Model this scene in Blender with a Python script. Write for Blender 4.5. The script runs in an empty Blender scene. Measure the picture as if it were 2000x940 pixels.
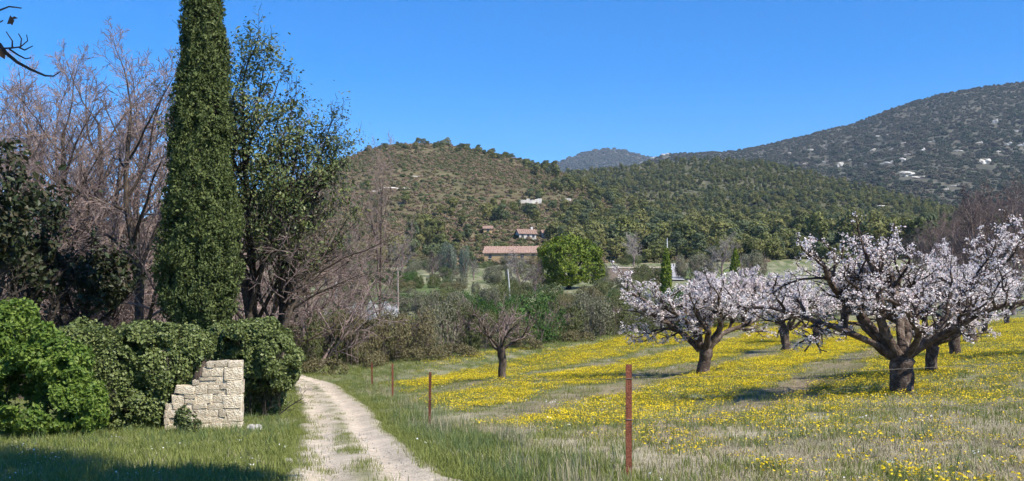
import bpy, math, random
import numpy as np
from mathutils import Vector, Matrix, Quaternion

# ------------------------------------------------------------------ camera, sky, sun, exposure
SC = bpy.context.scene
COL = SC.collection
FPX, CX, Y0, EYE = 1900.0, 1000.0, 600.0, 1.7      # focal length in photo pixels, centre column, horizon row, eye height

cam_d = bpy.data.cameras.new('camera')
cam_d.sensor_width = 36.0
cam_d.lens = FPX / 2000.0 * 36.0
cam_d.shift_y = (Y0 - 470.0) / 2000.0
cam_d.clip_start = 0.05
cam_d.clip_end = 30000
cam = bpy.data.objects.new('camera', cam_d)
COL.objects.link(cam)
cam.location = (0, 0, EYE)
cam.rotation_euler = (math.radians(90), 0, 0)
SC.camera = cam

SUN_AZ, SUN_EL = 52.0, 47.0      # degrees: azimuth from straight behind the camera towards the right, elevation
a_, e_ = math.radians(SUN_AZ), math.radians(SUN_EL)
TO_SUN = Vector((math.sin(a_) * math.cos(e_), -math.cos(a_) * math.cos(e_), math.sin(e_)))

W = bpy.data.worlds.new('World')
SC.world = W
W.use_nodes = True
wn = W.node_tree
for n in list(wn.nodes):
    wn.nodes.remove(n)
sky = wn.nodes.new('ShaderNodeTexSky')
sky.sky_type = 'NISHITA'
sky.sun_disc = False
sky.sun_elevation = e_
sky.sun_rotation = math.atan2(TO_SUN.x, TO_SUN.y)
sky.altitude = 1500
sky.air_density = 1.0
sky.dust_density = 0.0
sky.ozone_density = 5.0
bg = wn.nodes.new('ShaderNodeBackground')
bg.inputs['Strength'].default_value = 0.129
wo = wn.nodes.new('ShaderNodeOutputWorld')
hsv = wn.nodes.new('ShaderNodeHueSaturation')
hsv.inputs['Saturation'].default_value = 1.42
hsv.inputs['Hue'].default_value = 0.506
wn.links.new(sky.outputs[0], hsv.inputs['Color'])
wn.links.new(hsv.outputs[0], bg.inputs['Color'])
wn.links.new(bg.outputs[0], wo.inputs['Surface'])

sun_d = bpy.data.lights.new('sun', 'SUN')
sun_d.energy = 4.9
sun_d.angle = math.radians(0.53)
sun_d.color = (1.0, 0.94, 0.84)
sun = bpy.data.objects.new('sun', sun_d)
COL.objects.link(sun)
sun.location = (20, -20, 40)
sun.rotation_euler = (-TO_SUN).to_track_quat('-Z', 'Y').to_euler()

SC.render.engine = 'CYCLES'
SC.view_settings.view_transform = 'Standard'
SC.view_settings.look = 'None'
SC.view_settings.exposure = 0.75
SC.view_settings.gamma = 1.0
SC.view_settings.use_curve_mapping = False
SC.cycles.max_bounces = 4
SC.cycles.diffuse_bounces = 2
SC.cycles.glossy_bounces = 2
SC.cycles.transmission_bounces = 4
SC.cycles.transparent_max_bounces = 4
SC.cycles.volume_bounces = 0
SC.cycles.use_denoising = True
SC.cycles.use_adaptive_sampling = True
SC.cycles.adaptive_threshold = 0.025
SC.cycles.sample_clamp_indirect = 6.0
SC.cycles.use_light_tree = False

# ------------------------------------------------------------------ helpers: maths
def at(px, py, Y):
    return np.array([(px - CX) / FPX * Y, Y, EYE - (py - Y0) / FPX * Y])

def _hash(ix, iy, iz, seed):
    n = (ix * 374761393 + iy * 668265263 + iz * 2147483647 + seed * 974711) & 0xFFFFFFFF
    n = ((n ^ (n >> 13)) * 1274126177) & 0xFFFFFFFF
    n = ((n ^ (n >> 16)) * 2246822519) & 0xFFFFFFFF
    return ((n ^ (n >> 15)) & 0xFFFFFF) / float(0xFFFFFF)

def noise3(x, y, z, seed=0):
    x, y, z = np.broadcast_arrays(np.asarray(x, float), np.asarray(y, float), np.asarray(z, float))
    ix, iy, iz = np.floor(x).astype(np.int64), np.floor(y).astype(np.int64), np.floor(z).astype(np.int64)
    fx, fy, fz = x - ix, y - iy, z - iz
    fx, fy, fz = fx * fx * (3 - 2 * fx), fy * fy * (3 - 2 * fy), fz * fz * (3 - 2 * fz)
    r = 0
    for dx in (0, 1):
        for dy in (0, 1):
            for dz in (0, 1):
                w = (fx if dx else 1 - fx) * (fy if dy else 1 - fy) * (fz if dz else 1 - fz)
                r = r + w * _hash(ix + dx, iy + dy, iz + dz, seed)
    return r

def fbm(x, y, z=0.0, seed=0, octv=3):
    r, a, t = 0, 1.0, 0
    for o in range(octv):
        f = 2.0 ** o
        r = r + a * noise3(np.asarray(x) * f, np.asarray(y) * f, np.asarray(z) * f + 17.3 * o, seed + o)
        t += a
        a *= 0.5
    return r / t

def smooth(a, b, x):
    t = np.clip((np.asarray(x, float) - a) / (b - a), 0, 1)
    return t * t * (3 - 2 * t)

def unit(v):
    return v / np.maximum(np.linalg.norm(v, axis=-1, keepdims=True), 1e-9)

# ------------------------------------------------------------------ terrain: heights from a set of survey points
SURVEY = [(1228, 925, 10.7), (839, 832, 22.1), (767, 777, 35), (727, 752, 47), (700, 940, 10), (300, 940, 10.1), (1700, 940, 9.6),
          (200, 850, 19.3), (-150, 852, 19.5), (470, 828, 21.8), (600, 752, 42), (560, 728, 52), (300, 742, 40), (0, 745, 40),
          (600, 716, 57), (750, 706, 58), (900, 690, 62), (1100, 667, 70), (1220, 655, 76), (1450, 630, 96), (1600, 622, 112),
          (1760, 770, 23), (1815, 728, 27.3), (1865, 693, 36.5), (1897, 670, 48), (1925, 652, 65), (2000, 606, 120), (2300, 640, 70),
          (2100, 690, 30), (2200, 800, 15), (1375, 730, 35), (977, 742, 38), (1538, 685, 53), (1593, 672, 63),
          (700, 640, 82), (1000, 622, 92), (400, 660, 80), (0, 660, 80),
          (700, 560, 150), (1100, 567, 150), (1300, 550, 145), (1500, 556, 160), (1900, 575, 160), (300, 580, 150), (0, 580, 150),
          (500, 526, 260), (1000, 512, 260), (1500, 506, 260), (2000, 505, 260), (0, 540, 260), (2600, 505, 260), (-700, 540, 260)]
_A = [tuple(at(*s)) for s in SURVEY] + [(0, 0, 0.08), (-6, 0, 0.0), (6, 0, 0.25), (0, -15, 0.6), (-25, -10, 0.3), (25, -10, 1.2),
                                         (-45, 10, -1.0), (45, 15, 1.8), (-60, 60, -2.0), (90, 60, 3.0)]
_A = np.array(_A)
_n = len(_A)
_Kr = np.linalg.norm(_A[:, None, :2] - _A[None, :, :2], axis=2)
_Pm = np.c_[np.ones(_n), _A[:, :2]]
_M = np.block([[_Kr - 0.15 * np.eye(_n), _Pm], [_Pm.T, np.zeros((3, 3))]])
_C = np.linalg.solve(_M, np.r_[_A[:, 2], np.zeros(3)])

def gz(x, y):
    x, y = np.broadcast_arrays(np.asarray(x, float), np.asarray(y, float))
    sh = x.shape
    xc, yc = np.clip(x.ravel(), -160, 240), np.clip(y.ravel(), -20, 262)
    out = np.empty(len(xc))
    for i in range(0, len(xc), 40000):
        q = np.c_[xc[i:i + 40000], yc[i:i + 40000]]
        r = np.linalg.norm(q[:, None, :] - _A[None, :, :2], axis=2)
        out[i:i + 40000] = r @ _C[:_n] + _C[_n] + q @ _C[_n + 1:]
    return out.reshape(sh)

_YS = np.exp(np.linspace(math.log(6.0), math.log(260.0), 500))
def ground_at(px, py):
    """where the sight line through a photo pixel first meets the ground"""
    s, k = (px - CX) / FPX, (py - Y0) / FPX
    g = gz(s * _YS, _YS) - (EYE - k * _YS)
    i = int(np.argmax(g > 0))
    if i > 0:
        f = g[i - 1] / (g[i - 1] - g[i])
        Y = _YS[i - 1] + f * (_YS[i] - _YS[i - 1])
    else:
        Y = 9.0 if g[0] > 0 else 200.0
    return np.array([s * Y, Y, float(gz(s * Y, Y))])

def on_ground(px, Y):
    x = (px - CX) / FPX * Y
    return np.array([x, Y, float(gz(x, Y))])

# ------------------------------------------------------------------ helpers: meshes and objects
def mesh_of(name, V, faces, mat=None, shade_smooth=False, attrs=None, mats=None, mat_idx=None):
    me = bpy.data.meshes.new(name)
    V = np.ascontiguousarray(V, dtype=np.float32)
    if isinstance(faces, np.ndarray):
        faces = [faces]
    faces = [np.asarray(f, dtype=np.int32) for f in faces if len(f)]
    me.vertices.add(len(V))
    me.vertices.foreach_set('co', V.ravel())
    nl = sum(f.size for f in faces)
    npoly = sum(len(f) for f in faces)
    me.loops.add(nl)
    me.polygons.add(npoly)
    me.loops.foreach_set('vertex_index', np.concatenate([f.ravel() for f in faces]))
    starts, o = [], 0
    for f in faces:
        starts.append(o + np.arange(len(f), dtype=np.int32) * f.shape[1])
        o += f.size
    me.polygons.foreach_set('loop_start', np.concatenate(starts))
    if mat_idx is not None:
        me.polygons.foreach_set('material_index', np.asarray(mat_idx, dtype=np.int32))
    for m in (mats or ([mat] if mat else [])):
        me.materials.append(m)
    if attrs:
        for k, v in attrs.items():
            v = np.asarray(v, dtype=np.float32)
            if v.ndim == 2:
                at_ = me.attributes.new(k, 'FLOAT_COLOR', 'POINT')
                at_.data.foreach_set('color', np.c_[v, np.ones(len(v))].astype(np.float32).ravel())
            else:
                at_ = me.attributes.new(k, 'FLOAT', 'POINT')
                at_.data.foreach_set('value', v)
    me.update(calc_edges=True)
    me.polygons.foreach_set('use_smooth', np.full(npoly, shade_smooth))
    return me

def join_geo(parts):
    """parts: list of (V, [faces]) -> one (V, [faces])"""
    Vs, Fs, o = [], [], 0
    for V, F in parts:
        Vs.append(V)
        for f in F:
            Fs.append(np.asarray(f) + o)
        o += len(V)
    ks = {}
    for f in Fs:
        ks.setdefault(f.shape[1], []).append(f)
    return np.concatenate(Vs), [np.concatenate(v) for v in ks.values()]

def obj(name, me, parent=None, loc=(0, 0, 0), rz=0.0, scale=1.0):
    o = bpy.data.objects.new(name, me)
    COL.objects.link(o)
    o.location = tuple(float(c) for c in loc)
    o.rotation_euler = (0, 0, rz)
    o.scale = (scale,) * 3 if not hasattr(scale, '__len__') else tuple(scale)
    if parent is not None:
        o.parent = parent
    return o

def tag(o, label=None, cat=None, group=None, kind=None):
    if label: o['label'] = label
    if cat: o['category'] = cat
    if group: o['group'] = group
    if kind: o['kind'] = kind
    return o

def thing(name, label, cat, loc=(0, 0, 0), rz=0.0, group=None, scale=1.0):
    return tag(obj(name, None, None, loc, rz, scale), label, cat, group)

def copy_thing(root, label, loc, rz=0.0, scale=1.0, group=None):
    r = root.copy()
    COL.objects.link(r)
    r.location = tuple(float(c) for c in loc)
    r.rotation_euler = (0, 0, rz)
    r.scale = (scale,) * 3 if not hasattr(scale, '__len__') else tuple(scale)
    r['label'] = label
    if group: r['group'] = group
    for ch in list(root.children):
        c = ch.copy()
        COL.objects.link(c)
        c.parent = r
    return r

def box_geo(x0, x1, y0, y1, z0, z1):
    V = np.array([(x, y, z) for z in (z0, z1) for y in (y0, y1) for x in (x0, x1)], float)
    F = np.array([(0, 2, 3, 1), (4, 5, 7, 6), (0, 1, 5, 4), (2, 6, 7, 3), (0, 4, 6, 2), (1, 3, 7, 5)])
    return V, [F]

def tube_geo(P, R, k=6, rough=0.0, rs=None):
    P, R = np.asarray(P, float), np.asarray(R, float)
    T = unit(np.gradient(P, axis=0))
    ref = np.eye(3)[int(np.argmin(np.abs(T.mean(0))))]
    U = unit(np.cross(T, ref))
    Vv = np.cross(T, U)
    a = np.arange(k) / k * 2 * math.pi
    rr = R[:, None] * np.ones(k)
    if rough and rs is not None:
        rr = rr * (1 + rs.normal(0, rough, (1, k)) + rs.normal(0, rough * .5, rr.shape))
    V = P[:, None, :] + rr[..., None] * (np.cos(a)[None, :, None] * U[:, None, :] + np.sin(a)[None, :, None] * Vv[:, None, :])
    n = len(P)
    i = np.arange(n - 1)[:, None] * k
    j = np.arange(k)[None, :]
    j2 = (j + 1) % k
    F = np.stack([i + j, i + j2, i + k + j2, i + k + j], -1).reshape(-1, 4)
    return V.reshape(-1, 3), [F]

def tubes(paths, kmin=3, kmax=10, rough=0.0, seed=0):
    rs = np.random.default_rng(seed)
    out = []
    for P, R in paths:
        m = max(R)
        k = kmax if m > 0.12 else (6 if m > 0.04 else (4 if m > 0.018 else kmin))
        out.append(tube_geo(P, R, max(kmin, min(k, kmax)), rough if m > 0.04 else 0, rs))
    return join_geo(out)

# ------------------------------------------------------------------ helpers: branching
def grow(rd, p, d, L, r, lvl, spec, out, lean=None):
    s = spec[lvl]
    n = s['seg']
    p, d = Vector(p), Vector(d).normalized()
    pts, dirs = [p.copy()], [d.copy()]
    w, up = s.get('wig', .1), s.get('up', 0)
    for i in range(n):
        d = d + Vector((rd.gauss(0, w), rd.gauss(0, w), rd.gauss(0, w) + up))
        if lean is not None and lvl <= 2:
            d = d + lean
        d.normalize()
        p = p + d * (L / n)
        pts.append(p.copy())
        dirs.append(d.copy())
    tp = s.get('taper', .45)
    R = [max(r * (1 - (1 - tp) * i / n), 0.003) for i in range(n + 1)]
    out.setdefault(lvl, []).append((np.array(pts), np.array(R)))
    if lvl + 1 < len(spec):
        c = spec[lvl + 1]
        nc = c['n'] if isinstance(c['n'], int) else rd.randint(*c['n'])
        st = c.get('start', .25)
        az = rd.uniform(0, 6.28)
        for j in range(nc):
            t = st + (1 - st) * (j + rd.uniform(.1, .95)) / nc
            if c.get('tip') and j == nc - 1:
                t = 1.0
            f = min(t * n, n - 1e-4)
            i = int(f)
            q = pts[i].lerp(pts[i + 1], f - i)
            dd = dirs[i + 1]
            az += 2.4 + rd.uniform(-.5, .5)
            side = dd.orthogonal().normalized()
            side = Quaternion(dd, az) @ side
            ang = math.radians(rd.uniform(*c['ang'])) * (.45 if (c.get('tip') and j == nc - 1) else 1)
            nd = dd * math.cos(ang) + side * math.sin(ang)
            lr = rd.uniform(*c['lr']) * (1 - c.get('fall', .45) * t)
            rr = max(R[i] * c.get('rr', .6), c.get('rmin', .006))
            grow(rd, q, nd, max(L * lr, .08), rr, lvl + 1, spec, out, lean)
    return out

def along(rs, paths, n, spread):
    """n random points scattered round a list of branch paths, longer paths get more"""
    segs = np.concatenate([np.c_[P[:-1], P[1:]] for P, _ in paths])
    ln = np.linalg.norm(segs[:, 3:] - segs[:, :3], axis=1)
    i = rs.choice(len(segs), n, p=ln / ln.sum())
    t = rs.random((n, 1))
    return segs[i, :3] * (1 - t) + segs[i, 3:] * t + rs.normal(0, spread, (n, 3))

def leaf_cards(rs, pos, nrm, size, aspect=.55, jitter=.8, fold=.18, up=.0, axis=None, axj=.5, svar=.3):
    n = len(pos)
    N = unit(nrm + rs.normal(0, jitter, (n, 3)) + np.array([0, 0, up]))
    A = rs.normal(0, 1, (n, 3)) if axis is None else axis + rs.normal(0, axj, (n, 3))
    A = unit(A - (A * N).sum(1, keepdims=True) * N)
    B = np.cross(N, A)
    L = (size * (1 + rs.normal(0, svar, n)).clip(.4, 1.8))[:, None] * .5
    w = L * aspect
    V = np.empty((n, 4, 3))
    V[:, 0] = pos - A * L
    V[:, 1] = pos + B * w + N * L * fold - A * L * .15
    V[:, 2] = pos + A * L
    V[:, 3] = pos - B * w + N * L * fold - A * L * .15
    return V.reshape(-1, 3), [np.arange(n * 4).reshape(-1, 4)]

def lobe_points(rs, lobes, n, shell=.6, gap=.0, freq=1.6, seed=1, zmin=None):
    """points in the outer shell of a union of ellipsoids, thinned by noise so that gaps open"""
    Lb = np.array(lobes, float)
    w = (Lb[:, 3] * Lb[:, 4] + Lb[:, 4] * Lb[:, 5] + Lb[:, 3] * Lb[:, 5])
    P, Nn = [], []
    got = 0
    for _ in range(40):
        m = int(n * 1.6) + 50
        i = rs.choice(len(Lb), m, p=w / w.sum())
        d = unit(rs.normal(0, 1, (m, 3)))
        r = shell + (1 - shell) * rs.random(m) ** .6
        r = r * (1 + .22 * (noise3(d[:, 0] * 2.3 + i * 7, d[:, 1] * 2.3, d[:, 2] * 2.3, seed) - .5) * 2)
        p = Lb[i, :3] + d * r[:, None] * Lb[i, 3:]
        ins = np.zeros(m, bool)
        for k in range(len(Lb)):
            q = ((p - Lb[k, :3]) / Lb[k, 3:])
            ins |= ((q * q).sum(1) < .35) & (i != k)
        ok = ~ins
        if gap:
            ok &= fbm(p[:, 0] * freq, p[:, 1] * freq, p[:, 2] * freq, seed + 9, 2) > gap
        if zmin is not None:
            ok &= p[:, 2] > zmin
        P.append(p[ok])
        Nn.append(d[ok])
        got += int(ok.sum())
        if got >= n:
            break
    P, Nn = np.concatenate(P)[:n], np.concatenate(Nn)[:n]
    return P, Nn

# ------------------------------------------------------------------ helpers: materials
def new_mat(name):
    m = bpy.data.materials.new(name)
    m.use_nodes = True
    nt = m.node_tree
    for n in list(nt.nodes):
        nt.nodes.remove(n)
    return m, nt, nt.nodes.new, nt.links.new

def ramp(N, stops):
    r = N('ShaderNodeValToRGB')
    e = r.color_ramp.elements
    while len(e) < len(stops):
        e.new(.5)
    for el, (p, c) in zip(e, stops):
        el.position = p
        el.color = (*c, 1)
    return r

def leaf_mat(name, cols, trans=.3, rough=.5, spec=.3, objvar=.35):
    """foliage: each leaf its own tint, light coming through the blade"""
    m, nt, N, Lk = new_mat(name)
    g = N('ShaderNodeNewGeometry')
    oi = N('ShaderNodeObjectInfo')
    ad = N('ShaderNodeMath'); ad.operation = 'MULTIPLY_ADD'
    Lk(oi.outputs['Random'], ad.inputs[0]); ad.inputs[1].default_value = objvar
    sc = N('ShaderNodeMath'); sc.operation = 'MULTIPLY'; sc.inputs[1].default_value = 1 - objvar
    Lk(g.outputs['Random Per Island'], sc.inputs[0]); Lk(sc.outputs[0], ad.inputs[2])
    k = len(cols)
    r = ramp(N, [(i / max(k - 1, 1), c) for i, c in enumerate(cols)])
    Lk(ad.outputs[0], r.inputs[0])
    p = N('ShaderNodeBsdfPrincipled')
    p.inputs['Roughness'].default_value = rough
    p.inputs['Specular IOR Level'].default_value = spec
    Lk(r.outputs[0], p.inputs['Base Color'])
    t = N('ShaderNodeBsdfTranslucent')
    Lk(r.outputs[0], t.inputs['Color'])
    mx = N('ShaderNodeMixShader'); mx.inputs[0].default_value = trans
    Lk(p.outputs[0], mx.inputs[1]); Lk(t.outputs[0], mx.inputs[2])
    o = N('ShaderNodeOutputMaterial'); Lk(mx.outputs[0], o.inputs['Surface'])
    return m

def rough_mat(name, cols, scale=4.0, detail=6, rough=.9, bump=.3, bscale=None, spec=.2, coords='Object', stretch=(1, 1, 1)):
    """noise-coloured matte surface with fine relief"""
    m, nt, N, Lk = new_mat(name)
    tc = N('ShaderNodeTexCoord')
    mp = N('ShaderNodeMapping'); mp.inputs['Scale'].default_value = stretch
    Lk(tc.outputs[coords], mp.inputs[0])
    nz = N('ShaderNodeTexNoise'); nz.inputs['Scale'].default_value = scale; nz.inputs['Detail'].default_value = detail
    nz.inputs['Roughness'].default_value = .65
    Lk(mp.outputs[0], nz.inputs['Vector'])
    k = len(cols)
    r = ramp(N, [(.28 + .44 * i / max(k - 1, 1), c) for i, c in enumerate(cols)])
    Lk(nz.outputs['Fac'], r.inputs[0])
    p = N('ShaderNodeBsdfPrincipled')
    p.inputs['Roughness'].default_value = rough
    p.inputs['Specular IOR Level'].default_value = spec
    oi = N('ShaderNodeObjectInfo')
    hs = N('ShaderNodeHueSaturation')
    mr = N('ShaderNodeMapRange'); mr.inputs['To Min'].default_value = .8; mr.inputs['To Max'].default_value = 1.15
    Lk(oi.outputs['Random'], mr.inputs[0]); Lk(mr.outputs[0], hs.inputs['Value'])
    Lk(r.outputs[0], hs.inputs['Color']); Lk(hs.outputs[0], p.inputs['Base Color'])
    if bump:
        n2 = N('ShaderNodeTexNoise'); n2.inputs['Scale'].default_value = bscale or scale * 4; n2.inputs['Detail'].default_value = 5
        Lk(mp.outputs[0], n2.inputs['Vector'])
        b = N('ShaderNodeBump'); b.inputs['Strength'].default_value = bump; b.inputs['Distance'].default_value = .05
        Lk(n2.outputs['Fac'], b.inputs['Height']); Lk(b.outputs[0], p.inputs['Normal'])
    o = N('ShaderNodeOutputMaterial'); Lk(p.outputs[0], o.inputs['Surface'])
    return m

def attr_mat(name, amp=.35, scales=(60.0, 7.0, .6), bump=.6, bdist=.03, rough=.95):
    """surface whose own colour is stored per vertex, broken up by noise at three scales"""
    m, nt, N, Lk = new_mat(name)
    a = N('ShaderNodeAttribute'); a.attribute_name = 'col'
    tc = N('ShaderNodeTexCoord')
    acc = None
    for s in scales:
        nz = N('ShaderNodeTexNoise'); nz.inputs['Scale'].default_value = s; nz.inputs['Detail'].default_value = 4
        Lk(tc.outputs['Object'], nz.inputs['Vector'])
        if acc is None:
            acc = nz.outputs['Fac']
            first = nz
        else:
            ad = N('ShaderNodeMath'); ad.operation = 'ADD'
            Lk(acc, ad.inputs[0]); Lk(nz.outputs['Fac'], ad.inputs[1])
            acc = ad.outputs[0]
    mr = N('ShaderNodeMapRange')
    mr.inputs['From Min'].default_value = .36 * len(scales); mr.inputs['From Max'].default_value = .64 * len(scales)
    mr.inputs['To Min'].default_value = 1 - amp; mr.inputs['To Max'].default_value = 1 + amp
    Lk(acc, mr.inputs[0])
    hs = N('ShaderNodeHueSaturation')
    Lk(a.outputs['Color'], hs.inputs['Color']); Lk(mr.outputs[0], hs.inputs['Value'])
    p = N('ShaderNodeBsdfPrincipled')
    p.inputs['Roughness'].default_value = rough; p.inputs['Specular IOR Level'].default_value = .15
    Lk(hs.outputs[0], p.inputs['Base Color'])
    b = N('ShaderNodeBump'); b.inputs['Strength'].default_value = bump; b.inputs['Distance'].default_value = bdist
    Lk(first.outputs['Fac'], b.inputs['Height']); Lk(b.outputs[0], p.inputs['Normal'])
    o = N('ShaderNodeOutputMaterial'); Lk(p.outputs[0], o.inputs['Surface'])
    return m

M = {}
M['cypress'] = leaf_mat('cypress_foliage', [(.035, .05, .017), (.085, .115, .034), (.15, .175, .055)], .2, .6, .2, .0)
M['ivy'] = leaf_mat('ivy_leaves', [(.06, .085, .022), (.125, .16, .045), (.23, .26, .09)], .22, .45, .3, .0)
M['elder'] = leaf_mat('fresh_leaves', [(.07, .13, .02), (.14, .22, .035), (.24, .31, .06)], .4, .5, .3, .0)
M['holm'] = leaf_mat('holm_oak_leaves', [(.05, .075, .025), (.105, .14, .045), (.19, .20, .065)], .2, .45, .35, .0)
M['dark_holm'] = leaf_mat('dark_oak_leaves', [(.016, .024, .009), (.035, .05, .018), (.06, .05, .025)], .15, .5, .3, .0)  # evergreen with reddish leaves, the wood's shade put into the leaf colour
M['pine_mats'] = [leaf_mat('pine_needles', [(.075, .09, .03), (.15, .165, .05), (.23, .23, .07)], .25, .6, .2, .5),
                  leaf_mat('olive_needles', [(.11, .115, .04), (.19, .19, .06), (.26, .24, .085)], .25, .6, .2, .5),
                  leaf_mat('blue_needles', [(.055, .075, .036), (.105, .13, .058), (.16, .18, .08)], .25, .6, .2, .5)]
M['lime_pine'] = leaf_mat('bright_pine_needles', [(.07, .12, .014), (.15, .21, .024), (.25, .28, .04)], .3, .6, .2, .0)
M['scrub_mats'] = [leaf_mat('scrub_olive', [(.10, .10, .045), (.155, .15, .066), (.21, .19, .09)], .2, .8, .1, .5),
                   leaf_mat('scrub_green', [(.065, .085, .034), (.105, .13, .05), (.15, .17, .07)], .2, .8, .1, .5),
                   leaf_mat('scrub_brown', [(.17, .12, .075), (.24, .175, .11), (.30, .23, .15)], .15, .8, .1, .5)]
M['heath_mats'] = [leaf_mat('heath_grey', [(.075, .07, .048), (.11, .10, .068), (.15, .13, .09)], .15, .8, .1, .5),
                   leaf_mat('heath_green', [(.04, .055, .032), (.065, .082, .045), (.09, .105, .06)], .15, .8, .1, .5)]
M['petal'] = leaf_mat('petals', [(.88, .70, .69), (.94, .86, .83), (.96, .93, .90)], .38, .6, .2, .0)
M['petal_far'] = leaf_mat('pale_pink_petals', [(.72, .58, .57), (.85, .75, .73), (.9, .84, .81)], .3, .6, .2, .0)
M['white_blossom'] = leaf_mat('white_blossom', [(.7, .68, .66), (.86, .85, .83)], .3, .6, .2, .0)
M['bark'] = rough_mat('bark', [(.03, .022, .018), (.085, .065, .05), (.17, .14, .11)], 9, 6, .95, .8, 30, .1, 'Object', (1, 1, .35))
M['cherry_bark'] = rough_mat('cherry_bark', [(.028, .018, .014), (.085, .06, .046), (.23, .185, .15)], 6, 6, .85, .9, 26, .2, 'Object', (1, 1, .8))
M['twig'] = rough_mat('twigs', [(.125, .09, .08), (.225, .165, .145), (.33, .26, .23)], 2, 3, .95, 0)
M['purple_twig'] = rough_mat('purple_twigs', [(.115, .082, .075), (.175, .128, .115), (.235, .18, .16)], .6, 3, .95, 0)
M['grey_twig'] = rough_mat('grey_twigs', [(.16, .14, .125), (.26, .23, .205), (.36, .325, .29)], 2, 3, .95, 0)
M['dark_bark'] = rough_mat('dark_bark', [(.02, .016, .013), (.045, .036, .028), (.09, .075, .06)], 6, 5, .95, .6)
M['grass'] = leaf_mat('grass_blades', [(.11, .14, .03), (.18, .21, .045), (.26, .27, .08)], .3, .55, .25, .45)
M['tall_grass'] = leaf_mat('tall_grass_blades', [(.075, .12, .035), (.125, .18, .06), (.20, .245, .10)], .3, .55, .25, .45)
M['dry_grass'] = leaf_mat('dry_grass_blades', [(.24, .20, .12), (.37, .315, .20), (.5, .435, .30)], .25, .7, .15, .45)
M['yellow'] = leaf_mat('yellow_petals', [(.62, .42, .008), (.76, .56, .012), (.82, .66, .03)], .25, .6, .15, .3)
M['white_petal'] = leaf_mat('white_petals', [(.72, .72, .66), (.82, .82, .76)], .25, .6, .15, .3)
M['stone'] = rough_mat('limestone', [(.34, .28, .21), (.58, .48, .34), (.72, .62, .46), (.80, .73, .59)], 2.6, 10, .92, 1.0, 11, .2)
M['mortar'] = rough_mat('lime_mortar', [(.5, .41, .29), (.70, .61, .47)], 6, 6, .95, .8)
M['rust'] = rough_mat('rust', [(.075, .026, .016), (.16, .052, .028), (.24, .095, .05)], 14, 6, .85, .5, 60, .3)
M['wire'] = rough_mat('weathered_wire', [(.10, .08, .07), (.2, .18, .16)], 20, 3, .6, 0, None, .4)
M['rock'] = rough_mat('pale_rock', [(.36, .33, .28), (.52, .48, .42), (.66, .62, .55)], .8, 6, .95, .6)
M['roof'] = rough_mat('terracotta', [(.20, .12, .09), (.29, .19, .145), (.37, .27, .215)], 2, 6, .9, .4)
M['ochre'] = rough_mat('ochre_render', [(.42, .28, .14), (.54, .37, .2)], 1, 4, .9, .2)
M['pale_wall'] = rough_mat('pale_render', [(.48, .44, .38), (.62, .58, .52)], 1, 4, .9, .2)
M['white_paint'] = rough_mat('white_paint', [(.74, .74, .72), (.8, .8, .79)], 1, 3, .6, 0)
M['shutter'] = rough_mat('dark_window', [(.03, .03, .035), (.05, .05, .055)], 1, 2, .35, 0, None, .5)
M['wood'] = rough_mat('grey_wood', [(.16, .135, .11), (.28, .245, .205)], 5, 4, .9, .4, None, .1, 'Object', (1, 1, .2))
M['concrete'] = rough_mat('concrete', [(.4, .39, .37), (.55, .54, .51)], 4, 4, .9, .3)
M['ground'] = attr_mat('ground_soil', .45, (55.0, 8.0, .7), .8, .04)
M['track'] = attr_mat('track_dirt', .38, (38.0, 8.0, 1.3), .9, .04)
M['hill'] = attr_mat('hill_soil', .45, (.5, .12, .03), .6, .6)

# ------------------------------------------------------------------ helpers: scatter by geometry nodes
def source_collection(name, meshes):
    c = bpy.data.collections.new(name)
    for i, me in enumerate(meshes):
        c.objects.link(bpy.data.objects.new('%s_%02d' % (name, i), me))
    return c

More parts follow.
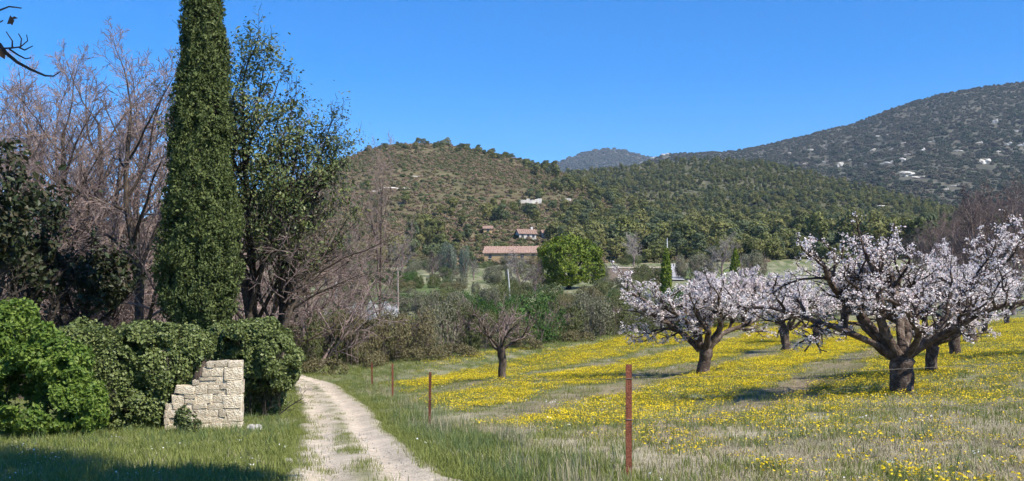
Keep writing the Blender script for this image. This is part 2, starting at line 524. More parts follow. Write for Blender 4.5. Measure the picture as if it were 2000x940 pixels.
def scatter(name, label, cat, P, coll, nsrc, rs, smin=.7, smax=1.3, scale=None, tilt=.12, idx=None, zscale=None):
    n = len(P)
    me = bpy.data.meshes.new(name)
    me.vertices.add(n)
    me.vertices.foreach_set('co', np.ascontiguousarray(P, dtype=np.float32).ravel())
    R = np.c_[rs.normal(0, tilt, (n, 2)), rs.uniform(0, 6.283, n)].astype(np.float32)
    S = rs.uniform(smin, smax, n) if scale is None else scale
    S3 = np.repeat(np.asarray(S)[:, None], 3, 1)
    if zscale is not None:
        S3[:, 2] *= zscale
    I = rs.integers(0, nsrc, n) if idx is None else idx
    a = me.attributes.new('rot', 'FLOAT_VECTOR', 'POINT'); a.data.foreach_set('vector', R.ravel())
    a = me.attributes.new('scl', 'FLOAT_VECTOR', 'POINT'); a.data.foreach_set('vector', S3.astype(np.float32).ravel())
    a = me.attributes.new('pick', 'INT', 'POINT'); a.data.foreach_set('value', np.asarray(I, dtype=np.int32))
    ng = bpy.data.node_groups.new(name + '_nodes', 'GeometryNodeTree')
    ng.interface.new_socket('Geometry', in_out='INPUT', socket_type='NodeSocketGeometry')
    ng.interface.new_socket('Geometry', in_out='OUTPUT', socket_type='NodeSocketGeometry')
    N, Lk = ng.nodes.new, ng.links.new
    gi, go = N('NodeGroupInput'), N('NodeGroupOutput')
    ci = N('GeometryNodeCollectionInfo')
    ci.inputs['Collection'].default_value = coll
    ci.inputs['Separate Children'].default_value = True
    ci.inputs['Reset Children'].default_value = True
    ip = N('GeometryNodeInstanceOnPoints')
    ip.inputs['Pick Instance'].default_value = True
    def named(nm, ty):
        q = N('GeometryNodeInputNamedAttribute'); q.data_type = ty; q.inputs['Name'].default_value = nm
        return q.outputs['Attribute']
    er = N('FunctionNodeEulerToRotation')
    Lk(named('rot', 'FLOAT_VECTOR'), er.inputs[0])
    Lk(er.outputs[0], ip.inputs['Rotation'])
    Lk(named('scl', 'FLOAT_VECTOR'), ip.inputs['Scale'])
    Lk(named('pick', 'INT'), ip.inputs['Instance Index'])
    Lk(gi.outputs[0], ip.inputs['Points'])
    Lk(ci.outputs[0], ip.inputs['Instance'])
    Lk(ip.outputs[0], go.inputs[0])
    o = obj(name, me)
    md = o.modifiers.new('scatter', 'NODES')
    md.node_group = ng
    return tag(o, label, cat, None, 'stuff')

def in_view(rs, n, y0, y1, margin=.56, power=1.0, sneg=None):
    """random ground positions inside the view wedge, density falling with distance (power 1: even in depth log)"""
    if power == 1.0:
        Y = np.exp(rs.uniform(math.log(y0), math.log(y1), n))
    else:
        Y = (rs.random(n) * (y1 ** power - y0 ** power) + y0 ** power) ** (1 / power)
    s = rs.uniform(-margin if sneg is None else sneg, margin, n)
    return s * Y, Y

# ================================================================== THE SETTING
RS = np.random.default_rng(11)

# ---- track edges, from the survey rows
TRACK = [(553, 905, 948), (560, 862, 920), (566, 826, 898), (578, 788, 868), (588, 748, 830), (586, 722, 800), (580, 700, 780),
         (573, 668, 760), (566, 652, 748), (556, 610, 739), (540, 588, 731), (505, 560, 724), (440, 520, 719)]
TL = np.array([ground_at(l, y)[:2] for l, r, y in TRACK])
TR = np.array([ground_at(r, y)[:2] for l, r, y in TRACK])
d0 = unit((TL[0] + TR[0]) / 2 - (TL[2] + TR[2]) / 2)
TL = np.r_[[TL[0] + d0 * 14], [TL[0] + d0 * 5], TL]
TR = np.r_[[TR[0] + d0 * 14 + (.5, 0)], [TR[0] + d0 * 5 + (.2, 0)], TR]
tt = np.linspace(0, 1, len(TL))
ft = np.linspace(0, 1, 260)
def _cr(P):   # smooth resampling of an edge line
    Q = np.c_[np.interp(ft, tt, P[:, 0]), np.interp(ft, tt, P[:, 1])]
    k = np.ones(9) / 9
    for _ in range(2):
        E = np.r_[np.repeat(Q[:1], 4, 0), Q, np.repeat(Q[-1:], 4, 0)]
        Q = np.c_[np.convolve(E[:, 0], k, 'valid'), np.convolve(E[:, 1], k, 'valid')]
    return Q
TL, TR = _cr(TL), _cr(TR)
TC = (TL + TR) / 2
TW = np.linalg.norm(TR - TL, axis=1) / 2

def track_u(x, y):
    """signed position across the track (-1 left edge, 1 right edge); far off it a large number"""
    x, y = np.ravel(x), np.ravel(y)
    out = np.full(len(x), 99.0)
    near = np.where((y < 75) & (y > -14) & (x > -45) & (x < 15))[0]
    for i in range(0, len(near), 20000):
        j = near[i:i + 20000]
        q = np.c_[x[j], y[j]]
        d = np.linalg.norm(q[:, None] - TC[None], axis=2)
        k = d.argmin(1)
        e = (TR[k] - TL[k]) / np.linalg.norm(TR[k] - TL[k], axis=1, keepdims=True)
        lat = ((q - TC[k]) * e).sum(1)
        dd = d[np.arange(len(j)), k]
        out[j] = np.where(lat < 0, -1, 1) * dd / TW[k]
    return out

# ---- fence line
POSTS_PX = [(1228, 925, 213), (839, 830, 103), (767, 776, 66), (727, 751, 42)]
POSTS = [ground_at(p[0], p[1] + 3) for p in POSTS_PX]
fx = np.array([p[0] for p in POSTS][::-1])
fy = np.array([p[1] for p in POSTS][::-1])
def fence_x(y):
    order = np.argsort(fy)
    return np.interp(y, fy[order], fx[order])
def right_of_fence(x, y):
    """>0 inside the orchard field, metres from the fence line"""
    y = np.asarray(y, float)
    return x - np.where(y > POSTS[0][1], fence_x(y), POSTS[0][0] + .1 * (POSTS[0][1] - y))

# ---- hedge line: back edge of the field
HEDGE = np.array([ground_at(px, py)[:2] for px, py in ((585, 722), (700, 713), (800, 702), (900, 690), (1000, 678), (1100, 667), (1220, 655), (1330, 643), (1450, 631), (1600, 622), (1800, 614), (2000, 607))])
def field_depth(x, y):
    """>0 in front of the hedge line, metres"""
    s = x / np.maximum(y, 1)
    hs = HEDGE[:, 0] / HEDGE[:, 1]
    return np.interp(s, hs, HEDGE[:, 1]) - y

def yellow_bands(x, y):
    """how thickly the yellow flowers grow: strips along the tree rows"""
    wob = (fbm(x * .35, y * .35, 0, 5, 3) - .5) * 2.2
    u = .893 * x - .45 * y + wob
    b = np.zeros_like(u)
    for lo, hi, k in ((-1.2, 3.5, .42), (-4.4, -1.2, .8), (-10.2, -6.2, 1.0), (-17.2, -12.7, 1.0), (-25.5, -19.6, .9), (-31, -27.5, .45), (3.5, 9, .55), (9, 40, .5)):
        b = np.maximum(b, k * smooth(lo - .5, lo + .5, u) * (1 - smooth(hi - .5, hi + .5, u)))
    patch = smooth(.36, .60, fbm(x * .55 + 31, y * .4, 0, 8, 3))
    near = 1 - smooth(15, 24, y + .25 * x)
    b = b * (1 - near) + near * (.30 + .45 * smooth(.4, .65, fbm(x * .8, y * .6, 3, 12, 3)))
    b = b * (.55 + .45 * patch) * smooth(.2, 2.4, right_of_fence(x, y)) * smooth(.3, 3.5, field_depth(x, y))
    return b

def mown_strips(x, y):
    wob = (fbm(x * .35, y * .35, 0, 5, 3) - .5) * 2.2
    u = .893 * x - .45 * y + wob
    b = np.zeros_like(u)
    for lo, hi, k in ((-6.2, -4.4, 1.0), (-12.7, -10.2, .8), (-19.6, -17.2, .55)):
        b = np.maximum(b, k * smooth(lo - .5, lo + .5, u) * (1 - smooth(hi - .5, hi + .5, u)))
    return b * smooth(.5, 3, right_of_fence(x, y)) * (field_depth(x, y) > 0)

# ---- ground sheet
def build_ground():
    rings = np.exp(np.linspace(math.log(1.2), math.log(5200), 300))
    th = np.r_[np.linspace(-36, 36, 300), np.linspace(36, 324, 90)[1:-1]]
    th = np.radians(th)
    Rr, T = np.meshgrid(rings, th, indexing='ij')
    X, Y = Rr * np.sin(T), Rr * np.cos(T)
    Z = gz(X, Y)
    fall = smooth(270, 900, Rr)
    Z = Z * (1 - fall) + 0.0 * fall
    x, y = X.ravel(), Y.ravel()
    near = (1 - smooth(60, 140, np.hypot(x, y)))
    z = Z.ravel() + near * ((fbm(x * .6, y * .6, 0, 3, 2) - .5) * .10)
    tu = track_u(x, y)
    z = z - .13 * (1 - smooth(.8, 1.2, np.abs(tu)))
    nA = fbm(x * .5, y * .5, 0, 21, 3)
    nB = fbm(x * 1.7, y * 1.7, 0, 22, 3)
    green = np.array([.11, .135, .045]); deep = np.array([.07, .105, .03]); tan = np.array([.40, .345, .235]); brown = np.array([.28, .20, .125])
    field = smooth(0, 1.2, right_of_fence(x, y)) * (field_depth(x, y) > -1)
    dry = .25 + .0 * x
    dry = np.where(field > 0, .28 + .6 * (1 - smooth(14, 30, y + .2 * x)), dry)
    far = smooth(60, 120, np.hypot(x, y))
    dry = dry * (1 - far) + .3 * far
    dry = np.clip(dry + (nB - .5) * 1.4, 0, 1)
    strip = mown_strips(x, y)
    col = deep * (1 - nA[:, None]) + green * nA[:, None]
    col = col * (1 - dry[:, None]) + tan * dry[:, None]
    sb = np.clip(strip * (.45 + .75 * (nA - .3)), 0, .85)[:, None]
    col = col * (1 - sb) + brown * sb
    yb = np.clip(yellow_bands(x, y) * smooth(18, 40, y) * .35, 0, .5)[:, None]
    col = col * (1 - yb) + np.array([.16, .17, .03]) * yb
    V = np.c_[x, y, z]
    nr, nt_ = Rr.shape
    i = np.arange(nr - 1)[:, None] * nt_
    j = np.arange(nt_)[None, :]
    j2 = (j + 1) % nt_
    F = np.stack([i + j, i + nt_ + j, i + nt_ + j2, i + j2], -1).reshape(-1, 4)
    F = F[:, ::-1]
    V = np.r_[V, [[0, 0, float(gz(0, 0))]]]
    cap = np.stack([np.full(nt_, len(V) - 1), j.ravel(), j2.ravel()], -1)
    col = np.r_[col, col[:1]]
    me = mesh_of('ground', V, [F, cap], M['ground'], True, {'col': col})
    return tag(obj('ground', me), 'grassy valley floor rising gently to the foot of the hills', None, None, 'structure')
build_ground()

# ---- dirt track
def build_track():
    na = 37
    u = np.linspace(-1.12, 1.12, na)
    n = len(TC)
    t = np.arange(n)
    wl = 1 + .16 * (fbm(t * .22, 1.0, 0, 31, 3) - .5) * 2
    wr = 1 + .16 * (fbm(t * .22, 9.0, 0, 32, 3) - .5) * 2
    Us = np.where(u[None] < 0, u[None] * wl[:, None], u[None] * wr[:, None])
    E = (TR - TL) / 2
    P = TC[:, None] + E[:, None] * Us[..., None]
    x, y = P[..., 0].ravel(), P[..., 1].ravel()
    z = gz(x, y)
    ug = np.broadcast_to(u[None], (n, na)).ravel()
    rut = np.exp(-((ug - .42) / .26) ** 2) + .9 * np.exp(-((ug + .52) / .26) ** 2)
    z = z + .018 - .05 * rut - .07 * smooth(.92, 1.12, np.abs(ug)) + (fbm(x * 2.5, y * 2.5, 0, 4, 3) - .5) * .05
    pale = np.array([.57, .475, .36]); mid = np.array([.45, .385, .29]); green = np.array([.19, .19, .085])
    nz = fbm(x * 1.3, y * 1.3, 0, 7, 3)
    k = np.clip(rut * 1.15 + (nz - .5) * 1.1, 0, 1)[:, None]
    c = mid * (1 - k) + pale * k
    left = smooth(-.1, -1.0, ug) * .25
    g = np.clip(np.exp(-((ug + .03) / .17) ** 2) * .55 * smooth(.38, .6, fbm(x * 1.9, y * 1.1, 0, 41, 3)) * 1.3 + smooth(.78, 1.08, np.abs(ug)) * .9 + left * (nz > .5), 0, 1)[:, None]
    c = c * (1 - g) + green * g
    i = np.arange(n - 1)[:, None] * na
    j = np.arange(na - 1)[None]
    F = np.stack([i + j, i + j + 1, i + na + j + 1, i + na + j], -1).reshape(-1, 4)
    me = mesh_of('dirt_track', np.c_[x, y, z], F, M['track'], True, {'col': c})
    tag(obj('dirt_track', me), 'pale stony dirt track with grassy middle leading to the trees', None, None, 'structure')
build_track()

# ---- hills: each a sheet between a foot line and a ridge line
class Hill:
    def __init__(s, foot, ridge, Yf, Yr, amp, seed, shape=.9, nf=.02):
        s.foot, s.ridge, s.Yf, s.Yr, s.amp, s.seed, s.shape, s.nf = np.array(foot, float), np.array(ridge, float), np.array(Yf, float), np.array(Yr, float), amp, seed, shape, nf
    def pos(s, px, t):
        px, t = np.broadcast_arrays(np.asarray(px, float), np.asarray(t, float))
        pf = np.interp(px, s.foot[:, 0], s.foot[:, 1])
        pr = np.interp(px, s.ridge[:, 0], s.ridge[:, 1])
        yf = np.interp(px, s.Yf[:, 0], s.Yf[:, 1])
        yr = np.interp(px, s.Yr[:, 0], s.Yr[:, 1])
        tc = np.clip(t, 0, 1)
        Y = yf + (yr - yf) * t
        py = pf + (pr - pf) * (1 - (1 - tc) ** (1 / s.shape)) if s.shape < 1 else pf + (pr - pf) * tc ** s.shape
        X = (px - CX) / FPX * Y
        Z = EYE - (py - Y0) / FPX * Y
        Z = Z + s.amp * np.sin(np.pi * tc) * (fbm(X * s.nf, Y * s.nf, 0, s.seed, 4) - .5) * 2
        back = np.clip(t - 1, 0, None)
        Z = Z - back * back * (yr - yf) * .9
        return np.stack([X, Y, Z], -1)
    def build(s, name, label, px0, px1, nx, ny, colf, tmax=2.0):
        px = np.linspace(px0, px1, nx)
        t = np.r_[np.linspace(-.05, 1, ny), 1.06, 1.15, 1.3, 1.6]
        T, PX = np.meshgrid(t[t <= tmax], px, indexing='ij')
        P = s.pos(PX, T)
        P[..., 2] = np.where(T < 0, P[..., 2] - 3, P[..., 2])
        m = len(T)
        i = np.arange(m - 1)[:, None] * nx
        j = np.arange(nx - 1)[None]
        F = np.stack([i + j, i + j + 1, i + nx + j + 1, i + nx + j], -1).reshape(-1, 4)
        P = P.reshape(-1, 3)
        me = mesh_of(name, P, F, M['hill'], True, {'col': colf(PX.ravel(), T.ravel(), P)})
        return tag(obj(name, me), label, None, None, 'structure')

H1 = Hill([(-900, 540), (0, 540), (500, 530), (900, 520), (1700, 515)],
          [(-900, 500), (0, 455), (300, 425), (500, 382), (600, 345), (680, 306), (740, 288), (780, 282), (820, 279), (870, 282), (920, 291), (980, 304), (1040, 320), (1080, 330), (1130, 350), (1200, 385), (1300, 435), (1400, 480), (1700, 530)],
          [(-900, 240), (1700, 245)], [(-900, 420), (500, 560), (820, 640), (1100, 620), (1400, 450), (1700, 330)], 4.0, 51, .86)
H2 = Hill([(700, 520), (1080, 512), (2000, 505), (2900, 505)],
          [(700, 375), (900, 360), (1040, 345), (1080, 338), (1160, 336), (1260, 322), (1330, 315), (1410, 313), (1480, 318), (1560, 333), (1650, 357), (1750, 385), (1850, 412), (2000, 445), (2300, 470), (2900, 500)],
          [(700, 275), (2900, 265)], [(700, 900), (1400, 980), (1700, 780), (2000, 560), (2900, 420)], 6.0, 52, .9)
H3 = Hill([(1000, 450), (1500, 430), (2000, 470), (3200, 480)],
          [(1000, 345), (1250, 322), (1300, 301), (1430, 296), (1500, 283), (1600, 258), (1670, 241), (1750, 209), (1830, 186), (1900, 173), (2000, 160), (2200, 142), (2600, 150), (3200, 230)],
          [(1000, 800), (1600, 700), (3200, 560)], [(1000, 2300), (1600, 2000), (3200, 1700)], 14.0, 53, .92, .006)
H4 = Hill([(800, 420), (1600, 420)], [(800, 380), (1000, 340), (1060, 326), (1090, 317), (1130, 302), (1160, 294), (1190, 291), (1220, 295), (1250, 303), (1300, 318), (1400, 335), (1600, 380)],
          [(800, 2600), (1600, 2600)], [(800, 4200), (1600, 4200)], 10, 54, 1.0, .003)

def col_h1(px, t, P):
    n = fbm(P[:, 0] * .03, P[:, 1] * .03, 0, 61, 4)[:, None]
    a, b = np.array([.155, .12, .066]), np.array([.095, .09, .042])
    return a * n + b * (1 - n)
def col_h2(px, t, P):
    n = fbm(P[:, 0] * .03, P[:, 1] * .03, 0, 62, 4)[:, None]
    return np.array([.12, .11, .062]) * n + np.array([.075, .08, .04]) * (1 - n)
def col_h3(px, t, P):
    n = fbm(P[:, 0] * .012, P[:, 1] * .012, 0, 63, 4)[:, None]
    return np.array([.125, .11, .078]) * n + np.array([.075, .078, .052]) * (1 - n)
H1.build('near_hill', 'scrubby brown green hill with pines on its crest', -800, 1690, 260, 150, col_h1)
H2.build('wooded_slope', 'long slope covered in dark pine forest', 720, 2850, 220, 130, col_h2)
H3.build('mountain', 'high dark mountainside with pale rock patches at the back', 1020, 3150, 220, 150, col_h3)
H4.build('distant_peak', 'small rounded blue grey peak far behind the ridge', 820, 1580, 90, 40, col_h3, 1.35)

def hill_z(x, y):
    """top of ground and near hills under a point (coarse search along the sheet)"""
    px = CX + x / y * FPX
    best = float(gz(x, y))
    for H in (H1, H2):
        yf = np.interp(px, H.Yf[:, 0], H.Yf[:, 1]); yr = np.interp(px, H.Yr[:, 0], H.Yr[:, 1])
        t = (y - yf) / (yr - yf)
        if 0 <= t <= 1.2:
            best = max(best, float(H.pos(px, t)[2]))
    return best
# ================================================================== TREES
SP_BARE = [dict(seg=9, wig=.06, up=.05, taper=.3),
           dict(n=13, start=.16, ang=(28, 58), lr=(.5, .68), seg=7, wig=.13, up=.07, rr=.55, fall=.5, taper=.3, tip=True),
           dict(n=8, start=.2, ang=(28, 60), lr=(.42, .6), seg=5, wig=.15, up=.06, rr=.55, taper=.4, tip=True),
           dict(n=6, start=.15, ang=(25, 60), lr=(.42, .62), seg=3, wig=.16, up=.06, rr=.6, rmin=.009, taper=.6),
           dict(n=5, start=.1, ang=(22, 55), lr=(.55, .8), seg=2, wig=.15, up=.05, rr=.65, rmin=.008, taper=.7)]

def bare_tree_meshes(tag_, seed, H, r=.16, twig='twig', lean=None, spec=SP_BARE, thin=None, trunk='bark', zmin=None):
    rd = random.Random(seed)
    out = grow(rd, (0, 0, -.2), (rd.gauss(0, .05), rd.gauss(0, .05), 1), H * .68, r, 0, spec, out={}, lean=lean)
    if thin:
        out[len(spec) - 1] = [p for p in out[len(spec) - 1] if rd.random() < thin]
    if zmin:
        for k in range(1, len(spec)):
            out[k] = [(P, R) for P, R in out[k] if P[:, 2].min() > zmin]
    V, F = tubes(out[0] + out[1], 3, 8, .06, seed)
    trunk = mesh_of(tag_ + '_trunk', V, F, M[trunk], True)
    V, F = tubes(sum([out[k] for k in range(2, len(spec))], []), 3, 4)
    top = float(V[:, 2].max())
    br = mesh_of(tag_ + '_branches', V, F, M[twig], False)
    return [('trunk', trunk), ('branches', br)], out, top

def plant(name, label, cat, parts, loc, rz=0, scale=1.0, group=None):
    t = thing(name, label, cat, loc, rz, group, scale)
    for nm, me in parts:
        obj(nm, me, t)
    return t

def reach(loc, py):
    """height that takes a thing at loc up to photo row py"""
    return EYE - (py - Y0) / FPX * loc[1] - loc[2]

# ---- bare trees of the wood behind the cypress
BV = [bare_tree_meshes('bare_%d' % i, 100 + i, 13.0, .17) for i in range(4)]
G_B = 'bare trees of the wood'
for k, (px, Y, py, v, rz, lab) in enumerate([
        (-40, 41, 150, 0, .3, 'bare tree at the far edge of the wood, cut by the picture border'),
        (60, 47, 120, 1, 1.9, 'bare tree rising behind the dark ivy covered trees'),
        (128, 40, 95, 2, 4.0, 'tall bare tree between the dark trees and the thin brown cypress'),
        (205, 45, 72, 3, 5.2, 'bare tree with pale twigs just beyond the thin brown cypress'),
        (20, 38, 190, 3, 2.6, 'bare tree with crooked limbs above the bright green bush'),
        (95, 52, 110, 0, 5.5, 'bare tree deep in the wood, its top between two taller ones'),
        (170, 50, 100, 1, 3.3, 'bare tree deep in the wood directly behind the thin brown cypress'),
        (240, 52, 60, 2, .4, 'bare tree deep in the wood behind the tallest one'),
        (268, 39, 22, 0, 2.2, 'tallest bare tree, standing next to the big cypress'),
        (322, 48, 60, 1, .8, 'bare tree half hidden behind the big cypress'),
        (605, 60, 185, 2, 1.0, 'bare purple twigged tree behind the leafy holm oaks'),
        (742, 62, 250, 3, 3.0, 'slim bare tree standing in front of the scrubby hill')]):
    loc = on_ground(px, Y)
    s = reach(loc, py) / BV[v][2]
    plant('bare_tree', lab, 'bare tree', BV[v][0], loc, rz, (s * .42, s * .42, s) if px > 700 else (s * .75, s * .75, s) if px > 550 else s, G_B)

# ---- spreading bare tree leaning over towards the track
SP_SPREAD = [dict(seg=8, wig=.07, up=.03, taper=.4),
             dict(n=12, start=.5, ang=(35, 66), lr=(.7, 1.0), seg=9, wig=.10, up=.035, rr=.6, fall=.25, taper=.3, tip=True),
             dict(n=8, start=.2, ang=(25, 60), lr=(.38, .55), seg=5, wig=.14, up=.03, rr=.55, taper=.4, tip=True),
             dict(n=6, start=.15, ang=(25, 60), lr=(.42, .62), seg=3, wig=.16, up=.04, rr=.6, rmin=.008, taper=.6),
             dict(n=4, start=.1, ang=(22, 55), lr=(.5, .75), seg=2, wig=.15, up=.03, rr=.65, rmin=.006, taper=.7)]
for k, (px, Y, H, seed, lean, lab) in enumerate([
        (512, 35, 7.4, 131, (.075, .01, .0), 'spreading bare tree with long arching branches reaching over the track'),
        (470, 38, 6.8, 132, (.03, -.01, .0), 'low twiggy bare tree close beside the big cypress')]):
    loc = on_ground(px, Y)
    parts, _, top = bare_tree_meshes('spreading_%d' % k, seed, H, .15, 'twig', Vector(lean), SP_SPREAD, zmin=2.9)
    plant('spreading_tree', lab, 'bare tree', parts, loc, 0, 1.0, G_B)

# ---- leafy evergreen trees
SP_LEAFY = [dict(seg=8, wig=.07, up=.04, taper=.35),
            dict(n=11, start=.22, ang=(25, 52), lr=(.5, .7), seg=6, wig=.13, up=.10, rr=.55, fall=.45, taper=.3, tip=True),
            dict(n=7, start=.2, ang=(25, 55), lr=(.4, .6), seg=4, wig=.15, up=.07, rr=.55, taper=.4, tip=True),
            dict(n=5, start=.15, ang=(25, 60), lr=(.42, .62), seg=3, wig=.16, up=.05, rr=.6, rmin=.008, taper=.6)]
SP_SLIM = [dict(s) for s in SP_LEAFY]
SP_SLIM[1].update(ang=(20, 46), lr=(.46, .66), n=14)
SP_SLIM[2].update(ang=(22, 52), n=8)
def leafy_tree(tag_, seed, H, n, size, leaf, r=.16, spread=.14, lean=None, gap=.0, low=0.0, trunk='dark_bark', spec=SP_LEAFY):
    rs = np.random.default_rng(seed)
    parts, out, top = bare_tree_meshes(tag_, seed, H, r, trunk, lean, spec, None, trunk)
    P = along(rs, out[2] + out[3] + out[3], int(n * 1.7), spread)
    keep = np.ones(len(P), bool)
    if gap:
        keep &= fbm(P[:, 0] * 1.0, P[:, 1] * 1.0, P[:, 2] * 1.0, seed, 2) > gap
    keep &= P[:, 2] > low * (0.7 + .6 * noise3(P[:, 0], P[:, 1], 0, seed))
    P = P[keep][:n]
    c = P.mean(0)
    V, F = leaf_cards(rs, P, unit(P - c) + (0, 0, .4), size, .6, .8)
    me = mesh_of(tag_ + '_leaves', V, F, M[leaf])
    return parts + [('crown', me)], max(top, float(V[:, 2].max()))
G_H = 'holm oaks beside the big cypress'
for k, (px, Y, py, n, seed, sp, lean, lab) in enumerate([
        (486, 36, 52, 10500, 201, .17, (.006, 0, .02), 'tall leafy holm oak standing close against the shaded side of the big cypress'),
        (510, 37, 66, 10000, 202, .16, (.022, 0, .02), 'holm oak with sky showing through its upright crown, farther from the cypress'),
        (530, 36, 165, 7000, 203, .16, (.075, 0, 0), 'smallest holm oak with thin leaning crown over the spreading bare tree')]):
    loc = on_ground(px, Y)
    H = reach(loc, py)
    parts, top = leafy_tree('holm_%d' % k, seed, H * .95, n, .105, 'holm', .15, sp, Vector(lean) if lean else None, .45, H * .36, spec=SP_SLIM)
    plant('holm_oak', lab, 'holm oak', parts, loc, 0, H / top, G_H)

G_D = 'dark ivy covered trees'
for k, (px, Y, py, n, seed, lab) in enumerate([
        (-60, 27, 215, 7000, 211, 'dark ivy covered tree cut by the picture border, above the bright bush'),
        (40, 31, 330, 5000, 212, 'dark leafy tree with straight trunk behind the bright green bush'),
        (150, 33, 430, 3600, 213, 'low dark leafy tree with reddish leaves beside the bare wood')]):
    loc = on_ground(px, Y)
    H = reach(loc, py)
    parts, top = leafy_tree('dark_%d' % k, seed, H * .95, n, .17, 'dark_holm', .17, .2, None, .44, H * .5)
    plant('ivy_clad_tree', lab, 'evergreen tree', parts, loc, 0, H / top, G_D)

# ---- the big cypress
def cypress(name, label, loc, prof, n, size, seed, mat, lumps=.13, lean=0.0, bare=.0):
    rs = np.random.default_rng(seed)
    t = thing(name, label, 'cypress', loc)
    prof = np.array(prof, float)
    z0, z1 = prof[0, 0], prof[-1, 0]
    zz = np.linspace(z0, z1, 400)
    w = np.interp(zz, prof[:, 0], prof[:, 1]) + .05
    cdf = np.cumsum(w) / w.sum()
    def shell(n, lo, hi, spray):
        z = np.interp(rs.random(n), cdf, zz)
        th = rs.uniform(0, 6.283, n)
        R = np.interp(z, prof[:, 0], prof[:, 1])
        k = max(R.max(), .3)
        lump = (fbm(np.cos(th) * 2.2 + 5, np.sin(th) * 2.2, z * 1.5 / k, seed, 3) - .5) * 2 * 1.6
        fine = (fbm(np.cos(th) * 6 + 5, np.sin(th) * 6, z * 4.5 / k, seed + 3, 2) - .5) * 2
        rr = R * (1 + lumps * lump + .8 * lumps * fine) * rs.uniform(lo, hi, n)
        hole = fbm(np.cos(th) * R / .22 + 9, np.sin(th) * R / .22, z / .30, seed + 5, 2)
        rr = rr * np.where(hole < .42, .86, 1.0)
        d = np.c_[np.cos(th), np.sin(th), np.zeros(n)]
        P = d * rr[:, None]
        P[:, 0] += lean * (z - z0) / (z1 - z0)
        P[:, 2] = z
        return P, d
    P, d = shell(n, .78, 1.06, True)
    V, F = leaf_cards(rs, P, d, size, .5, .7, .2, 0, np.array([0, 0, .8]) + d * .5, .75, .4)
    obj('crown', mesh_of(name + '_crown', V, F, M[mat]), t)
    zc = np.linspace(z0 + .05 * (z1 - z0), z1 - .04 * (z1 - z0), 24)
    Pc = np.c_[lean * (zc - z0) / (z1 - z0), np.zeros(24), zc]
    V, F = tube_geo(Pc, np.interp(zc, prof[:, 0], prof[:, 1]) * .72, 14, .06, rs)
    obj('inner_wood', mesh_of(name + '_inner', V, F, M['dark_bark'], True), t)  # dark core added inside the crown so that no sky shows through
    V, F = tube_geo([(0, 0, -.3), (.02, 0, z0 * .5), (0, 0, z0 + .6)], [prof[:, 1].max() * .22, prof[:, 1].max() * .16, prof[:, 1].max() * .12], 10, .08, rs)
    obj('trunk', mesh_of(name + '_trunk', V, F, M['bark'], True), t)
    return t
loc = on_ground(388, 28)
b = -loc[2]
cypress('cypress_tree', 'huge dark green cypress column running out of the top of the picture', loc,
        [(b + .75, .32), (b + 1.1, .66), (b + 1.7, .97), (b + 2.6, 1.12), (b + 3.6, 1.11), (b + 4.65, 1.01), (b + 6.1, .88), (b + 7.6, .74), (b + 9.1, .64), (b + 10.5, .55), (b + 12.2, .43), (b + 13.6, .25), (b + 14.4, .04)],
        110000, .085, 301, 'cypress', .17, .2)
M['brown_cypress'] = leaf_mat('brown_cypress_foliage', [(.05, .045, .02), (.10, .085, .04), (.15, .115, .06)], .15, .7, .15, .0)
loc = on_ground(158, 52)
H = reach(loc, 325)
cypress('cypress_tree', 'thin brownish cypress among the bare trees of the wood', loc,
        [(H * .08, .15), (H * .15, .5), (H * .35, .62), (H * .6, .5), (H * .85, .3), (H, .03)], 7000, .2, 302, 'brown_cypress', .12)
loc = on_ground(1301, 122)
H = reach(loc, 482)
cypress('cypress_tree', 'small bright green cypress column in the valley beside the white driveway', loc,
        [(.1, .3), (.5, .6), (H * .35, .68), (H * .65, .58), (H * .88, .34), (H, .03)], 3500, .28, 303, 'lime_pine', .10)
loc = on_ground(1436, 150)
H = reach(loc, 484)
cypress('cypress_tree', 'short green conifer among the grey orchard bushes in the valley', loc,
        [(.1, .4), (.5, .75), (H * .45, .8), (H * .75, .5), (H, .03)], 2000, .32, 304, 'lime_pine', .12)

# ---- leafy shrubs
def shrub_geo(seed, lobes, n, size, gap=.40, freq=1.6, shell=.55, jitter=.8, up=.3, aspect=.6, zmin=.02):
    rs = np.random.default_rng(seed)
    P, N = lobe_points(rs, lobes, n, shell, gap, freq, seed, zmin)
    return leaf_cards(rs, P, N, size, aspect, jitter, .18, up)

def stems_mesh(name, seed, n, H, W_, r=.02, mat='twig', spec=None):
    rd = random.Random(seed)
    spec = spec or [dict(seg=5, wig=.12, up=.06, taper=.4), dict(n=6, start=.2, ang=(20, 55), lr=(.4, .65), seg=3, wig=.15, up=.05, rr=.6, rmin=.006),
                    dict(n=4, start=.15, ang=(20, 55), lr=(.4, .7), seg=2, wig=.15, up=.04, rr=.65, rmin=.005)]
    paths = []
    for i in range(n):
        a, q = rd.uniform(0, 6.28), math.sqrt(rd.random())
        p = (math.cos(a) * q * W_ * .5, math.sin(a) * q * W_ * .3, -.1)
        d = (math.cos(a) * q * .6 + rd.gauss(0, .15), math.sin(a) * q * .4 + rd.gauss(0, .15), 1)
        out = grow(rd, p, d, H * rd.uniform(.6, .85), r * rd.uniform(.7, 1.2), 0, spec, {})
        paths += sum(out.values(), [])
    V, F = tubes(paths, 3, 5)
    return mesh_of(name, V, F, M[mat]), float(V[:, 2].max()), paths

